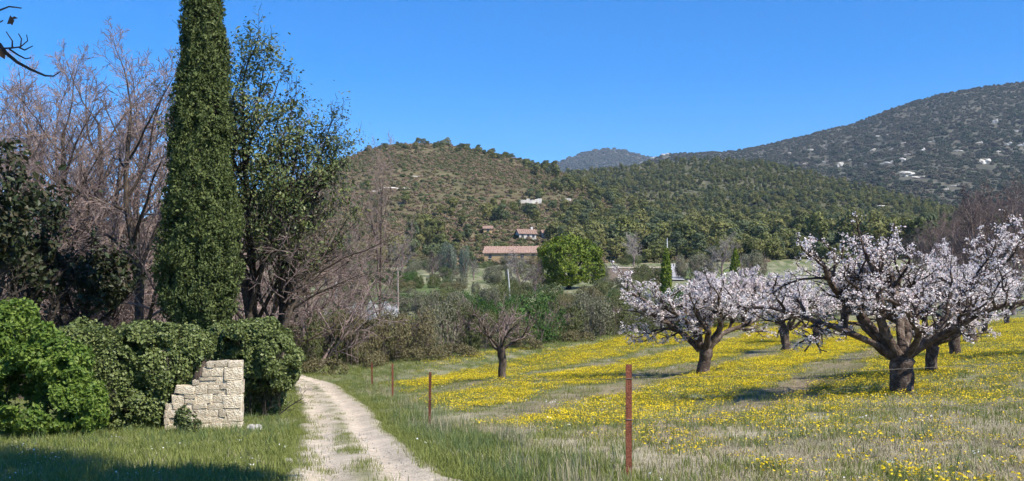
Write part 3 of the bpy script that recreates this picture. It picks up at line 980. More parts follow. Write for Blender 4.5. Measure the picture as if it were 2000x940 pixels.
# ivy and elder beside the ruined wall (local origin on the ground at Y about 20)
def rough_lobes(lobes, n, seed):
    rs_ = np.random.default_rng(seed)
    L = [tuple(l) for l in lobes]
    for i in range(n):
        l = lobes[rs_.integers(0, len(lobes))]
        d = unit(rs_.normal(0, 1, 3)); d[1] = -abs(d[1]); d[2] = abs(d[2]) if rs_.random() < .6 else d[2]
        k = rs_.uniform(.2, .4)
        L.append((l[0] + d[0] * l[3] * .9, l[1] + d[1] * l[4] * .9, max(l[2] + d[2] * l[5] * .9, .15), l[3] * k, l[4] * k, l[5] * k))
    return L
def shrub_thing(name, label, cat, loc, lobes, n, size, mat, seed, group=None, stems=6, sr=.022, **kw):
    t = thing(name, label, cat, loc, 0, group)
    V, F = shrub_geo(seed, rough_lobes(lobes, 22 if n > 5000 else 0, seed), n, size, **kw)
    obj('foliage', mesh_of(name + '_foliage', V, F, M[mat]), t)
    Lb = np.array(lobes)
    h = float((Lb[:, 2] + Lb[:, 5]).max())
    w = float((Lb[:, 0] + Lb[:, 3]).max() - (Lb[:, 0] - Lb[:, 3]).min())
    me, _, _ = stems_mesh(name + '_stems', seed + 1, stems, h * .5, w * .6, sr, 'dark_bark')
    tag(obj('stems', me, t), kind='stuff')
    return t
m20 = 20.5 / FPX
loc = on_ground(265, 20.8)
def L20(px, py, rx, ry, rz, dy=0.0):
    return ((px - 265) * m20, dy, (850 - py) * m20, rx * m20, ry * m20, rz * m20)
shrub_thing('ivy_thicket', 'dark glossy ivy thicket spilling over the ruined stone wall', 'ivy', loc,
            [L20(160, 735, 75, 70, 85, .2), L20(230, 730, 75, 75, 85, 0), L20(300, 720, 72, 70, 78, .2), L20(345, 690, 50, 60, 48, .5), L20(250, 800, 70, 60, 55, -.1),
             L20(300, 800, 42, 55, 60, .1), L20(180, 800, 65, 60, 60, .1), L20(375, 685, 28, 45, 30, .7), L20(120, 690, 60, 60, 55, .9), L20(255, 675, 60, 60, 40, .6)],
            64000, .062, 'ivy', 401, None, 8, gap=.38, freq=3.4, shell=.66, jitter=.75, up=.5, aspect=.8)
loc = on_ground(480, 24)
m24 = 24 / FPX
def L24(px, py, rx, ry, rz, dy=0.0):
    return ((px - 480) * m24, dy, (838 - py) * m24, rx * m24, ry * m24, rz * m24)
shrub_thing('ivy_bush', 'round ivy bush overhanging the track just behind the ruined wall', 'ivy', loc,
            [L24(490, 695, 62, 80, 60, .3), L24(440, 700, 45, 70, 52, .5), L24(535, 715, 46, 70, 55, .2), L24(500, 745, 60, 70, 45, .4), L24(545, 755, 30, 50, 35, .4), L24(500, 800, 40, 55, 45, .9)],
            46000, .068, 'ivy', 402, None, 10, gap=.38, freq=3.2, shell=.66, jitter=.75, up=.6, aspect=.8)
loc = on_ground(60, 19.0)
m19 = 19 / FPX
def L19(px, py, rx, ry, rz, dy=0.0):
    return ((px - 60) * m19, dy, (862 - py) * m19, rx * m19, ry * m19, rz * m19)
shrub_thing('elder_bush', 'bright green leafy bush at the picture border in front of the ivy', 'bush', loc,
            [L19(15, 655, 52, 60, 66, .2), L19(110, 730, 75, 70, 72, -.2), L19(40, 770, 80, 70, 85, 0), L19(150, 790, 55, 55, 62, -.3), L19(-60, 720, 80, 70, 90, .2), L19(100, 810, 80, 60, 45, -.4), L19(195, 800, 28, 40, 50, -.35), L19(-110, 640, 60, 60, 70, .6)],
            36000, .10, 'elder', 403, None, 14, gap=.42, freq=2.0, shell=.5, jitter=.8, up=.5, aspect=.55)
loc = on_ground(362, 19.6)
shrub_thing('sapling', 'small green sapling growing at the foot of the ruined wall', 'bush', loc, [(0, 0, .28, .22, .2, .26), (.1, 0, .15, .2, .2, .15)], 900, .07, 'holm', 404, None, 3, .004, gap=.3)

# ---- hedge between field and valley: single shrubs standing side by side
M['hedge_olive'] = leaf_mat('hedge_olive', [(.06, .075, .025), (.11, .125, .042), (.17, .175, .068)], .25, .6, .2, .0)
M['hedge_green'] = leaf_mat('hedge_green', [(.03, .075, .016), (.065, .13, .028), (.11, .18, .045)], .3, .6, .2, .0)
M['hedge_grey'] = leaf_mat('hedge_grey', [(.10, .105, .06), (.17, .17, .10), (.26, .25, .17)], .2, .7, .2, .0)
M['bud'] = leaf_mat('brown_buds', [(.11, .10, .048), (.17, .15, .073), (.23, .195, .10)], .2, .7, .15, .0)
SH = []
for i in range(4):
    rs_ = np.random.default_rng(420 + i)
    lob = [(rs_.uniform(-.55, .55), rs_.uniform(-.3, .3), rs_.uniform(.35, .72), rs_.uniform(.35, .6), rs_.uniform(.35, .55), rs_.uniform(.28, .42)) for _ in range(6)] + [(0, 0, .35, .75, .55, .4)]
    V, F = shrub_geo(430 + i, lob, 5200, .052, gap=.40, freq=3.2, shell=.5)
    V[:, 2] /= V[:, 2].max()
    SH.append((V, F))
ST = [stems_mesh('hedge_stems_%d' % i, 440 + i, 18, 1.0, 1.5, .012, 'twig') for i in range(3)]
_hm = {}
def hedge_mesh(v, mat):
    if (v, mat) not in _hm:
        _hm[(v, mat)] = mesh_of('hedge_%d_%s' % (v, mat), SH[v][0], SH[v][1], M[mat])
    return _hm[(v, mat)]
def hedge_shrub(name, label, loc, w, h, v, mat, rz, group, cat='shrub', stem=True):
    t = thing(name, label, cat, loc, rz, group, (w / 2, w / 2 * .8, h))
    obj('foliage', hedge_mesh(v, mat), t)
    if stem:
        tag(obj('stems', ST[v % 3][0], t, (0, 0, 0), 0, (1, 1, .95 / ST[v % 3][1])), kind='stuff')
    return t
G_S = 'shrubs of the hedge behind the field'
hd = [  # px, base row, top row, half width px, variant, material, label
    (592, 724, 622, 46, 0, 'hedge_olive', 'olive green hedge shrub where the track disappears'),
    (648, 718, 602, 52, 1, 'hedge_olive', 'broad olive hedge shrub beside the end of the track'),
    (705, 716, 606, 46, 2, 'bud', 'brown budding hedge shrub beyond the far fence post'),
    (760, 710, 604, 48, 3, 'bud', 'reddish brown twiggy hedge shrub behind the second farthest post'),
    (815, 704, 600, 44, 0, 'bud', 'brown hedge shrub between the posts and the grey blooming one'),
    (865, 696, 590, 48, 1, 'hedge_grey', 'greyish hedge shrub with pale catkins, tallest on this side of the small bare tree'),
    (915, 694, 588, 40, 2, 'hedge_olive', 'olive hedge shrub close behind the small bare tree'),
    (940, 676, 578, 40, 3, 'hedge_green', 'fresh green shrub peeping over the hedge behind the small bare tree'),
    (985, 684, 598, 48, 0, 'hedge_olive', 'hedge shrub directly behind the crown of the small bare tree'),
    (1040, 676, 570, 58, 1, 'hedge_green', 'large fresh green hedge shrub below the round bright pine'),
    (1095, 670, 585, 50, 2, 'hedge_olive', 'dense olive hedge shrub beside the large fresh green one'),
    (1145, 664, 572, 46, 3, 'hedge_grey', 'grey green hedge shrub near the tips of the blossoming tree'),
    (1195, 660, 578, 46, 0, 'hedge_olive', 'olive hedge shrub touching the blossoming tree'),
    (1250, 652, 590, 46, 1, 'hedge_olive', 'low hedge shrub seen through the lower blossoms'),
    (1310, 645, 580, 48, 2, 'hedge_olive', 'hedge shrub behind the forked trunk of the blossoming tree'),
    (1380, 638, 570, 52, 3, 'bud', 'brown hedge shrub behind the middle blossoming tree, towards the small trees'),
    (1450, 632, 575, 50, 0, 'hedge_olive', 'hedge shrub between the middle tree and the pair of small trees'),
    (1520, 627, 580, 50, 1, 'hedge_olive', 'hedge shrub behind the nearer of the small trees'),
    (1600, 623, 575, 55, 2, 'hedge_olive', 'hedge shrub behind the farther of the small trees'),
    (1690, 618, 570, 55, 3, 'hedge_olive', 'hedge shrub hidden behind the biggest blossoming tree')]
for k, (px, pb, pt, hw, v, mt, lab) in enumerate(hd):
    g = ground_at(px, pb - 4)
    h = reach(g, pt)
    hedge_shrub('hedge_shrub', lab, g, 2 * hw * g[1] / FPX * 1.2, h * 1.05, v, mt, RS.uniform(-.5, .5), G_S)
# row of lower brambles along the hedge foot
V, F = shrub_geo(470, [(0, 0, .2, .7, .45, .35), (.5, .1, .2, .5, .4, .3), (-.5, -.1, .15, .5, .4, .3)], 2200, .06, gap=.38, freq=3)
bram = mesh_of('bramble', V, F, M['bud'])
for px, pb, lab in ((630, 731, 'low bramble at the foot of the hedge beside the track end'), (735, 716, 'low brown bramble at the hedge foot behind the far posts'),
                    (830, 705, 'dry bramble heap at the hedge foot below the brown shrubs'), (890, 698, 'low bramble at the hedge foot towards the small bare tree'),
                    (1030, 682, 'low bramble at the hedge foot beyond the small bare tree'), (1130, 668, 'low bramble at the hedge foot near the middle blossoming tree')):
    g = ground_at(px, pb)
    t = thing('bramble_bush', lab, 'bramble', g, RS.uniform(0, 6), 'brambles along the hedge foot', (1.5, 1.2, 1.6))
    obj('foliage', bram, t)

# ---- twiggy thickets inside the wood
TH = [stems_mesh('thicket_%d' % i, 480 + i, 16, 3.6, 3.4, .035, 'twig',
                 [dict(seg=6, wig=.12, up=.05, taper=.3), dict(n=8, start=.15, ang=(25, 60), lr=(.45, .7), seg=4, wig=.15, up=.03, rr=.6, rmin=.01),
                  dict(n=6, start=.1, ang=(25, 60), lr=(.4, .65), seg=3, wig=.16, up=.03, rr=.65, rmin=.008),
                  dict(n=2, start=.1, ang=(25, 55), lr=(.4, .7), seg=2, wig=.15, up=.03, rr=.7, rmin=.007)]) for i in range(3)]
for k, (px, Y, py, v, lab) in enumerate([
        (10, 43, 455, 0, 'twiggy brown thicket behind the trunks at the picture border'), (95, 45, 440, 1, 'twiggy thicket between the two dark trunks'),
        (150, 50, 470, 2, 'twiggy thicket at the foot of the thin brown cypress'), (205, 44, 450, 0, 'pale twiggy thicket in the middle of the wood'),
        (260, 43, 440, 1, 'twiggy thicket beside the lower crown of the big cypress'), (300, 47, 470, 2, 'brown thicket partly covered by the big cypress'),
        (480, 56, 420, 0, 'brown thicket seen beneath the tallest holm oak'), (535, 57, 430, 1, 'brown thicket beneath the middle holm oak'),
        (590, 60, 520, 2, 'purplish thicket below the smallest holm oak'), (635, 64, 570, 0, 'brown thicket at the open end of the wood'),
        (690, 68, 585, 1, 'low grey thicket just beyond the wood')]):
    loc = on_ground(px, Y)
    t = thing('bare_thicket', lab, 'thicket', loc, RS.uniform(0, 6), 'bare thickets in the wood', tuple(np.array([1.15, 1.15, 1]) * reach(loc, py) / TH[v][1]))
    tag(obj('stems', TH[v][0], t), kind='stuff')
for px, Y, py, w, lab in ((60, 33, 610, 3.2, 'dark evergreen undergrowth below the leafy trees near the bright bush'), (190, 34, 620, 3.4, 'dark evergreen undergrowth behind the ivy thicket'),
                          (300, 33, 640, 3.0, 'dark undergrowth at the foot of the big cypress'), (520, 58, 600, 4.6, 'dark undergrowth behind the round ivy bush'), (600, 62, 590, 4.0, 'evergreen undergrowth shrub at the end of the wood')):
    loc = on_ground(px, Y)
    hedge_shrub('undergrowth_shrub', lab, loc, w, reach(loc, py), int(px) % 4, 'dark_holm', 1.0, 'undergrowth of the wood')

# ---- cherry trees
SP_CH = [dict(seg=10, wig=.15, up=.0, taper=.38),
         dict(n=8, start=.36, ang=(35, 68), lr=(.40, .58), seg=6, wig=.22, up=.12, rr=.62, taper=.4, fall=.35, tip=True),
         dict(n=6, start=.15, ang=(30, 65), lr=(.42, .65), seg=4, wig=.22, up=.10, rr=.6, rmin=.014, taper=.55, tip=True),
         dict(n=4, start=.1, ang=(30, 70), lr=(.35, .6), seg=3, wig=.2, up=.10, rr=.6, rmin=.008, taper=.6)]
def cherry(tag_, seed, limbs, th, tr, n_cl, per=9, size=.042, csp=.045, mat='petal', lim_r=.13, bark='cherry_bark', bmat=None):
    rs, rd = np.random.default_rng(seed), random.Random(seed)
    out = {}
    for d, L in limbs:
        o = Vector((d[0] * .12, d[1] * .12, th * .92))
        grow(rd, o, Vector(d), L, lim_r * rd.uniform(.8, 1.1), 0, SP_CH, out)
    for k in (1, 2, 3):
        out[k] = [(P, R) for P, R in out[k] if P[:, 2].min() > th * .95]
    zt = np.linspace(-.25, th * 1.08, 9)
    R = tr * (1 + .35 * np.exp(-(zt + .1).clip(0) / .12) + .12 * np.exp(-((zt - th) / .25) ** 2) + rs.normal(0, .03, 9))
    R[-1] *= .45
    P = np.c_[np.cumsum(rs.normal(0, .02, 9)), np.cumsum(rs.normal(0, .02, 9)), zt]
    V, F = join_geo([tube_geo(P, R, 14, .07, rs)] + [tube_geo(p, r * (1 + rs.normal(0, .10, len(r))), 9, .13, rs) for p, r in out[0]])
    parts = [('trunk', mesh_of(tag_ + '_trunk', V, F, M[bark], True))]
    if not n_cl:
        out[3] = out[3][::3]
        out[2] = out[2][::2]
    V, F = tubes(out[1] + out[2] + out[3], 3, 6, .05, seed)
    V[:, 2] = np.where(V[:, 2] < th * .8, th * .8 + (V[:, 2] - th * .8) * .3, V[:, 2])
    top = float(V[:, 2].max())
    parts.append(('branches', mesh_of(tag_ + '_branches', V, F, M[bmat or bark], True)))
    if n_cl:
        C = along(rs, out[2] + out[3] + out[3], n_cl, .02)
        C = C[(fbm(C[:, 0] * 1.6, C[:, 1] * 1.6, C[:, 2] * 1.6, seed, 2) > .33) & (C[:, 2] > th * .75)]
        k = rs.integers(per - 4, per + 5, len(C))
        P = np.repeat(C, k, 0)
        off = rs.normal(0, csp, (len(P), 3))
        V, F = leaf_cards(rs, P + off, unit(off), size, .95, .5, .22, .2)
        parts.append(('blossoms', mesh_of(tag_ + '_blossoms', V, F, M[mat])))
    return parts, top
LIMBS_A = [((-.95, -.1, .78), 3.5), ((-.62, .35, .95), 3.3), ((-.32, -.4, 1.1), 3.0), ((.08, .2, 1.2), 2.8), ((.42, -.35, 1.0), 3.1), ((.85, .1, .82), 3.6), ((.3, .7, .85), 3.0), ((-.2, .8, .8), 2.9), ((.2, -.75, .85), 2.6)]
LIMBS_B = [((-.85, .1, .85), 3.0), ((-.5, -.4, 1.0), 2.6), ((-.1, .3, 1.1), 2.4), ((.45, -.2, 1.1), 2.7), ((.8, .3, .95), 2.7), ((.1, -.7, .9), 2.2), ((0, .8, .85), 2.4), ((-.45, .6, .9), 2.4)]
LIMBS_C = [((-.7, 0, .8), 1.5), ((-.25, -.4, 1), 1.5), ((.3, .2, 1), 1.6), ((.7, -.1, .8), 1.5), ((.1, .6, .8), 1.3), ((.2, -.6, .8), 1.3)]
CA = cherry('cherry_a', 501, LIMBS_A, 1.0, .235, 4300, 6, .038, .03, lim_r=.115)
CB = cherry('cherry_b', 502, LIMBS_B, .95, .19, 3700, 6, .04, .032, lim_r=.115)
CD = cherry('cherry_d', 504, [((d[0] * 1.1, d[1], d[2]), L) for d, L in LIMBS_B[::-1]], 1.0, .2, 3500, 6, .042, .034, lim_r=.115)
CC = cherry('cherry_c', 503, LIMBS_C, 1.1, .12, 0, lim_r=.06, bmat='twig', bark='bark')
CE = cherry('cherry_e', 505, LIMBS_C, 1.0, .14, 1300, 6, .045, .04, 'petal', .07)
CF = cherry('cherry_f', 506, LIMBS_B, .9, .25, 3600, 8, .06, .06, 'petal_far')
G_C = 'blossoming cherry trees in the field'
def put_cherry(v, label, px, py, top, rz=0.0, wide=1.0, group=G_C):
    g = ground_at(px, py)
    s = reach(g, top) / v[1]
    return plant('cherry_tree', label, 'cherry tree', v[0], g, rz, (s * wide, s * wide, s), group)
put_cherry(CA, 'biggest blossoming cherry tree with thick dark forked trunk, nearest in the field', 1762, 770, 398, 0, 1.24)
put_cherry(CB, 'blossoming cherry tree with trunk split in two limbs, in the middle of the field', 1375, 730, 508, 0, 1.25)
put_cherry(CC, 'small bare cherry tree without blossom standing alone near the fence', 977, 742, 588, 0, 1.0)
put_cherry(CE, 'slender young cherry tree with light bark, the nearer of the small pair', 1538, 687, 545, .4, 1.25)
put_cherry(CE, 'small young cherry tree, the farther of the small pair', 1593, 672, 535, 2.3, 1.25)
put_cherry(CD, 'cherry tree with ringed pale trunk right behind the biggest one', 1815, 729, 455, .5, 1.0)
put_cherry(CB, 'cherry tree with broad leaning trunk, third in the row of the biggest', 1866, 694, 470, 2.0, 1.0)
put_cherry(CE, 'cherry tree with thin trunk, fourth in the row of the biggest', 1898, 670, 505, 1.0, 1.5)
put_cherry(CD, 'cherry tree with dark trunk, fifth in the row of the biggest', 1925, 653, 510, 4.0, 1.0)
put_cherry(CA, 'far cherry tree at the end of the row of the biggest', 1966, 634, 520, 3.0, .9)
put_cherry(CD, 'cherry tree cut by the picture border, beside the row of the biggest', 2065, 690, 430, 1.5, 1.0)
for px, py, top, rz, v, lab in ((1455, 640, 522, 1.0, CF, 'pale pink cherry tree far behind the middle one'), (1520, 635, 530, 2.0, CF, 'pale cherry tree far behind the small pair'),
                             (1650, 640, 520, 3.3, CF, 'pale cherry tree glimpsed between the small pair and the biggest'), (1385, 642, 530, 4.3, CF, 'pale cherry tree right behind the crown of the middle one')):
    put_cherry(v, lab, px, py, top, rz, 1.0, 'pale cherry trees at the back of the field')
SMALL_ROCKS = ((1913, 281, 9, 5), (1735, 321, 22, 6), (1762, 316, 9, 9), (1775, 304, 14, 4), (1802, 297, 7, 7), (1718, 267, 11, 5), (1736, 265, 7, 4), (1613, 286, 6, 4), (1582, 295, 9, 4), (1608, 319, 7, 4),
                     (1661, 314, 8, 3), (1571, 321, 5, 4), (1869, 297, 14, 5), (1990, 258, 12, 5), (1968, 285, 10, 6), (1995, 287, 10, 8), (1866, 365, 14, 4), (1848, 371, 8, 5), (1705, 296, 9, 5), (1741, 294, 7, 4), (1691, 323, 8, 4),
                     (1723, 359, 5, 4), (1950, 300, 8, 6), (1898, 333, 5, 4), (1650, 280, 8, 3), (1542, 300, 6, 3), (1820, 278, 12, 3), (1760, 281, 14, 3), (1300, 303, 12, 5), (1276, 305, 9, 6))
ROCK_SPOTS = [(1770, 345, 26, 14), (1795, 348, 30, 6), (1944, 240, 9, 12), (1924, 320, 24, 15), (1641, 327, 9, 14)] + list(SMALL_ROCKS)
# ================================================================== HILLSIDES: pines, scrub, rocks
def on_hill(H, px, py):
    t = np.linspace(0, 1, 300)
    P = H.pos(np.full(300, px), t)
    row = Y0 - (P[:, 2] - EYE) / P[:, 1] * FPX
    return P[int(np.argmin(np.abs(row - py)))]

def clump_mesh(name, seed, kind):
    rs = np.random.default_rng(seed)
    if kind < 10:      # pines about 7 m tall
        h = rs.uniform(6.0, 8.0)
        k = rs.integers(7, 11)
        lob = [(0, 0, h * .62, 1.7, 1.7, h * .28)]
        for i in range(k):
            a, z = rs.uniform(0, 6.28), rs.uniform(.32, .92)
            q = 2.1 * (1 - abs(z - .5)) * rs.uniform(.4, .9)
            lob.append((math.cos(a) * q, math.sin(a) * q, h * z, rs.uniform(.8, 1.5), rs.uniform(.8, 1.5), rs.uniform(.55, .95)))
        P, N = lobe_points(rs, lob, 950, .78, .3, .8, seed, .8)
        V1, F1 = leaf_cards(rs, P, N, .5, .75, .42, .2, .25)
        V2, F2 = tube_geo([(0, 0, -.6), (rs.normal(0, .15), rs.normal(0, .15), h * .4), (rs.normal(0, .2), 0, h * .75)], [.22, .16, .06], 5)
        V, F = join_geo([(V1, F1), (V2, F2)])
        return mesh_of(name, V, F, None, False, None, [M['pine_mats'][kind], M['dark_bark']], np.r_[np.zeros(len(F1[0])), np.ones(len(F2[0]))])
    lob = [(rs.uniform(-.5, .5), rs.uniform(-.5, .5), rs.uniform(.2, .6), rs.uniform(.5, .9), rs.uniform(.5, .9), rs.uniform(.35, .6)) for _ in range(4)]
    P, N = lobe_points(rs, lob, 120, .8, 0, 1, seed, 0)
    V, F = leaf_cards(rs, P, N, .42, .8, .35, .2, .3)
    return mesh_of(name, V, F, (M['scrub_mats'] + M['heath_mats'])[kind - 10])

PINES = [clump_mesh('pine_%d' % i, 600 + i, i % 3) for i in range(9)]
SCRUB = [clump_mesh('scrub_%d' % i, 640 + i, 10 + i % 3) for i in range(6)]
HEATH = [clump_mesh('heath_%d' % i, 660 + i, 13 + i % 2) for i in range(4)]
C_PINE, C_SCRUB, C_HEATH = source_collection('pine_source', PINES), source_collection('scrub_source', SCRUB), source_collection('heath_source', HEATH)

def hill_sample(H, rs, n, px0, px1, t0, t1):
    px, t = rs.uniform(px0, px1, n), rs.uniform(t0, t1, n)
    P = H.pos(px, t)
    keep = rs.random(n) < P[:, 1] / P[:, 1].max()
    P, px, t = P[keep], px[keep], t[keep]
    row = Y0 - (P[:, 2] - EYE) / P[:, 1] * FPX
    return P, px, t, row

rs = np.random.default_rng(70)
P1, px1, t1, row1 = hill_sample(H1, rs, 9000, 350, 1650, .0, .97)
dens = smooth(390, 480, row1 + (px1 - 900) * .25) * .5 + .02 + .35 * smooth(1000, 1160, px1)
dens *= .35 + .9 * smooth(.38, .62, fbm(P1[:, 0] * .02, P1[:, 1] * .02, 0, 71, 3))
k1 = rs.random(len(P1)) < dens * .42
k1 &= ~((px1 > 935) & (px1 < 1075) & (row1 > 446) & (row1 < 530))
P1, row1 = P1[k1], row1[k1]
P2, px2, t2, row2 = hill_sample(H2, rs, 11000, 950, 2250, .0, .99)
k2 = rs.random(len(P2)) < .34 + .55 * smooth(.3, .55, fbm(P2[:, 0] * .012, P2[:, 1] * .012, 0, 72, 3))
k2 &= ~((px2 > 935) & (px2 < 1075) & (row2 > 440) & (row2 < 530))
P2, row2 = P2[k2], row2[k2]
sc1, sc2 = rs.uniform(.45, 1.15, len(P1)), rs.uniform(.65, 1.2, len(P2)) * (1.55 - .8 * smooth(.0, .5, t2[k2]))
def label_pines(P, sc, n, label, group):
    v = np.argsort(-sc / P[:, 1])
    px = CX + P[:, 0] / P[:, 1] * FPX
    v = v[(px[v] > 640) & (px[v] < 2010)][:n]
    for i in v:
        v_ = int(rs.integers(0, 9))
        o = obj('pine_tree', PINES[v_], None, P[i], rs.uniform(0, 6.28), float(sc[i]))
        tag(o, ('dark green', 'yellowish olive', 'bluish green')[v_ % 3] + label, 'pine tree', group)
    rest = np.ones(len(P), bool)
    rest[v] = False
    return rest
r1 = label_pines(P1, sc1, 105, ' pine scattered on the lower slope of the scrubby near hill', 'pines of the near hill')
r2 = label_pines(P2, sc2, 160, ' pine in the front of the forest below the mountain', 'pines at the forest edge')
# crest pines
rc = np.random.default_rng(74)
for k in range(62):
    px = (rc.uniform(840, 1085) if k % 4 else rc.uniform(715, 880)) if k > 2 else (817, 981, 826)[k]
    tcr = 1.0 + rc.uniform(-.07, .015)
    p = H1.pos(px, tcr)
    s = rc.uniform(.35, .85) * (1.25 if k < 2 else 1)
    o = obj('pine_tree', PINES[rc.integers(0, 9)], None, p - (0, 0, 2.0 * s), rc.uniform(0, 6.28), (s * rc.uniform(1.0, 1.6), s * 1.2, s))
    tag(o, 'tallest pine on the crest of the near hill, above the brown slope' if k == 0 else 'tall pointed pine where the crest of the near hill drops' if k == 1 else 'small pine standing on the crest of the near hill', 'pine tree', 'pines on the crest of the near hill')
PA = np.r_[P1[r1], P2[r2]]
SA = np.r_[sc1[r1], sc2[r2]]
scatter('distant_forest', 'mass of dark pines covering the slopes behind the valley', 'forest', PA, C_PINE, 9, rs, scale=SA, tilt=.04)

Ps, pxs, ts, rws = hill_sample(H1, rs, 50000, 300, 1500, .0, 1.0)
kk = rs.random(len(Ps)) < .35 + .7 * smooth(.35, .6, fbm(Ps[:, 0] * .035, Ps[:, 1] * .035, 0, 75, 3))
Ps = Ps[kk]
gI = rs.integers(0, 2, len(Ps)) * 3 + np.where(rs.random(len(Ps)) < .45, 2, np.where(rs.random(len(Ps)) < .6, 0, 1))
scatter('hill_scrub', 'low olive and brown scrub covering the near hill', 'scrub', Ps, C_SCRUB, 6, rs, scale=rs.uniform(.45, 1.35, len(Ps)), idx=gI)
Ps, *_ = hill_sample(H2, rs, 9000, 950, 2250, .0, 1.0)
scatter('forest_undergrowth', 'green scrub between the forest pines', 'scrub', Ps, C_SCRUB, 6, rs, scale=rs.uniform(1.0, 2.4, len(Ps)), idx=rs.integers(0, 2, len(Ps)) * 3 + rs.integers(0, 2, len(Ps)))
Ps, pxs, ts, rws = hill_sample(H3, rs, 40000, 1150, 2250, .0, 1.0)
kk = rs.random(len(Ps)) < .6 + .6 * smooth(.32, .6, fbm(Ps[:, 0] * .012, Ps[:, 1] * .012, 0, 76, 3))
for q in ROCK_SPOTS:      # the bare rocks stand in clearings
    kk &= ~((np.abs(pxs - q[0]) < q[2] * .55) & (rws > q[1] - q[3] * .6) & (rws < q[1] + q[3] * .6 + 5))
Ps = Ps[kk]
scatter('mountain_scrub', 'dark grey green heath covering the mountainside', 'scrub', Ps, C_HEATH, 4, rs, scale=np.where((rs.random(len(Ps)) < .06) & (ts[kk] < .8), rs.uniform(4, 7, len(Ps)), rs.uniform(1.6, 3.6, len(Ps))))
Ps, *_ = hill_sample(H4, rs, 5000, 1000, 1400, .2, 1.0)
scatter('peak_scrub', 'grey heath on the far rounded peak', 'scrub', Ps, C_HEATH, 4, rs, scale=rs.uniform(5, 10, len(Ps)))

# ---- pale rock outcrops
def rock_mesh(name, seed, geo=False):
    rs_ = np.random.default_rng(seed)
    nu, nv = 14, 8
    u = np.arange(nu) / nu * 6.283
    v = np.linspace(-1.2, 1.5, nv)
    U, Vv = np.meshgrid(u, v)
    x, y, z = np.cos(Vv) * np.cos(U), np.cos(Vv) * np.sin(U), np.sin(Vv)
    k = .55 + .9 * fbm(x * 1.9 + seed, y * 1.9, z * 1.9, seed, 3)
    x, y, z = x * k, y * k, z * k * .8
    P = np.c_[x.ravel(), y.ravel(), z.ravel()]
    i = np.arange(nv - 1)[:, None] * nu
    j = np.arange(nu)[None]
    F = np.stack([i + j, i + (j + 1) % nu, i + nu + (j + 1) % nu, i + nu + j], -1).reshape(-1, 4)
    if geo:
        return P, [F, np.arange((nv - 1) * nu, nv * nu)[None]]
    return mesh_of(name, P, [F, np.arange((nv - 1) * nu, nv * nu)[None]], M['rock'])
ROCKS = [rock_mesh('rock_%d' % i, 680 + i) for i in range(4)]
def ledge_mesh(name, seed):
    rs_ = np.random.default_rng(seed)
    g = []
    for i in range(9):
        V, F = rock_mesh('', seed * 10 + i, True)
        s_ = rs_.uniform(.18, .5)
        x_ = rs_.uniform(-.8, .8)
        g.append((V * (s_, s_, s_ * rs_.uniform(.5, 1)) + (x_, rs_.uniform(-.7, .7), rs_.uniform(-.35, .35) + .2 * x_), F))
    V, F = join_geo(g)
    return mesh_of(name, V, F, M['rock'])
LEDGES = [ledge_mesh('ledge_%d' % i, 690 + i) for i in range(5)]
def outcrop(H, px, py, wpx, hpx, label, group=None, deep=.5):
    p = on_hill(H, px, py)
    m = p[1] / FPX
    o = obj('rock_outcrop', LEDGES[int(px * 7 + py) % 5], None, p, (px * .37) % .9 - .45, 1.0)
    w = wpx * m / 2
    o.location.z += hpx * m * .35 if H is H3 else -.35
    o.scale = (w * 1.25, w * deep, hpx * m / 2 * 1.8)
    return tag(o, label, 'rock', group)
o = outcrop(H3, 1770, 345, 26, 14, 'largest pale rock patch, on the mountainside above the biggest cherry tree')
outcrop(H3, 1795, 348, 30, 6, 'flat pale rock trailing from the largest rock patch')
outcrop(H3, 1944, 240, 9, 12, 'highest pale rock patch near the top of the mountain')
outcrop(H3, 1924, 320, 24, 15, 'broken pale rocks below the highest patch on the mountain')
outcrop(H3, 1641, 327, 9, 14, 'upright pale rock near the edge of the forest')
for px, py, w, h in SMALL_ROCKS:
    outcrop(H3, px, py, w * 1.1, h * 1.1, 'small pale rock patch on the dark mountainside', 'small rock patches on the mountain')
outcrop(H1, 765, 369, 46, 9, 'flat pale rock shelf on the near hill, seen past the bare twigs')
outcrop(H1, 824, 344, 34, 8, 'pale rock band high on the near hill')
outcrop(H1, 736, 374, 24, 8, 'pale rock beside the rock shelf on the near hill')
outcrop(H2, 1708, 405, 26, 6, 'pinkish pale bank of bare earth in the forest')
outcrop(H2, 1448, 404, 24, 7, 'small reddish bare bank in the middle of the forest')

# ================================================================== VALLEY: fields, houses, poles, single trees
def patch(name, label, pts, col, lift=.12):
    """a field patch draped on the ground; pts: pixel corners, near edge left/right then far edge right/left, with distances"""
    A, B_, C_, D_ = [np.array([(p[0] - CX) / FPX * p[1], p[1]]) for p in pts]
    n = 24
    u, v = np.meshgrid(np.linspace(0, 1, n), np.linspace(0, 1, n))
    Q = (A * ((1 - u) * (1 - v))[..., None] + B_ * (u * (1 - v))[..., None] + C_ * (u * v)[..., None] + D_ * ((1 - u) * v)[..., None])
    x, y = Q[..., 0].ravel(), Q[..., 1].ravel()
    P = np.c_[x, y, gz(x, y) + lift]
    i = np.arange(n - 1)[:, None] * n
    j = np.arange(n - 1)[None]
    F = np.stack([i + j, i + j + 1, i + n + j + 1, i + n + j], -1).reshape(-1, 4)
    c = np.array(col) * (.75 + .5 * fbm(x * .15, y * .15, 0, 9, 3))[:, None]
    tag(obj(name, mesh_of(name, P, F, M['track'], True, {'col': c})), label, None, None, 'structure')
patch('meadow', 'bright green meadow strip in the valley', [(1318, 172), (1500, 170), (1500, 205), (1318, 222)], (.13, .165, .05))
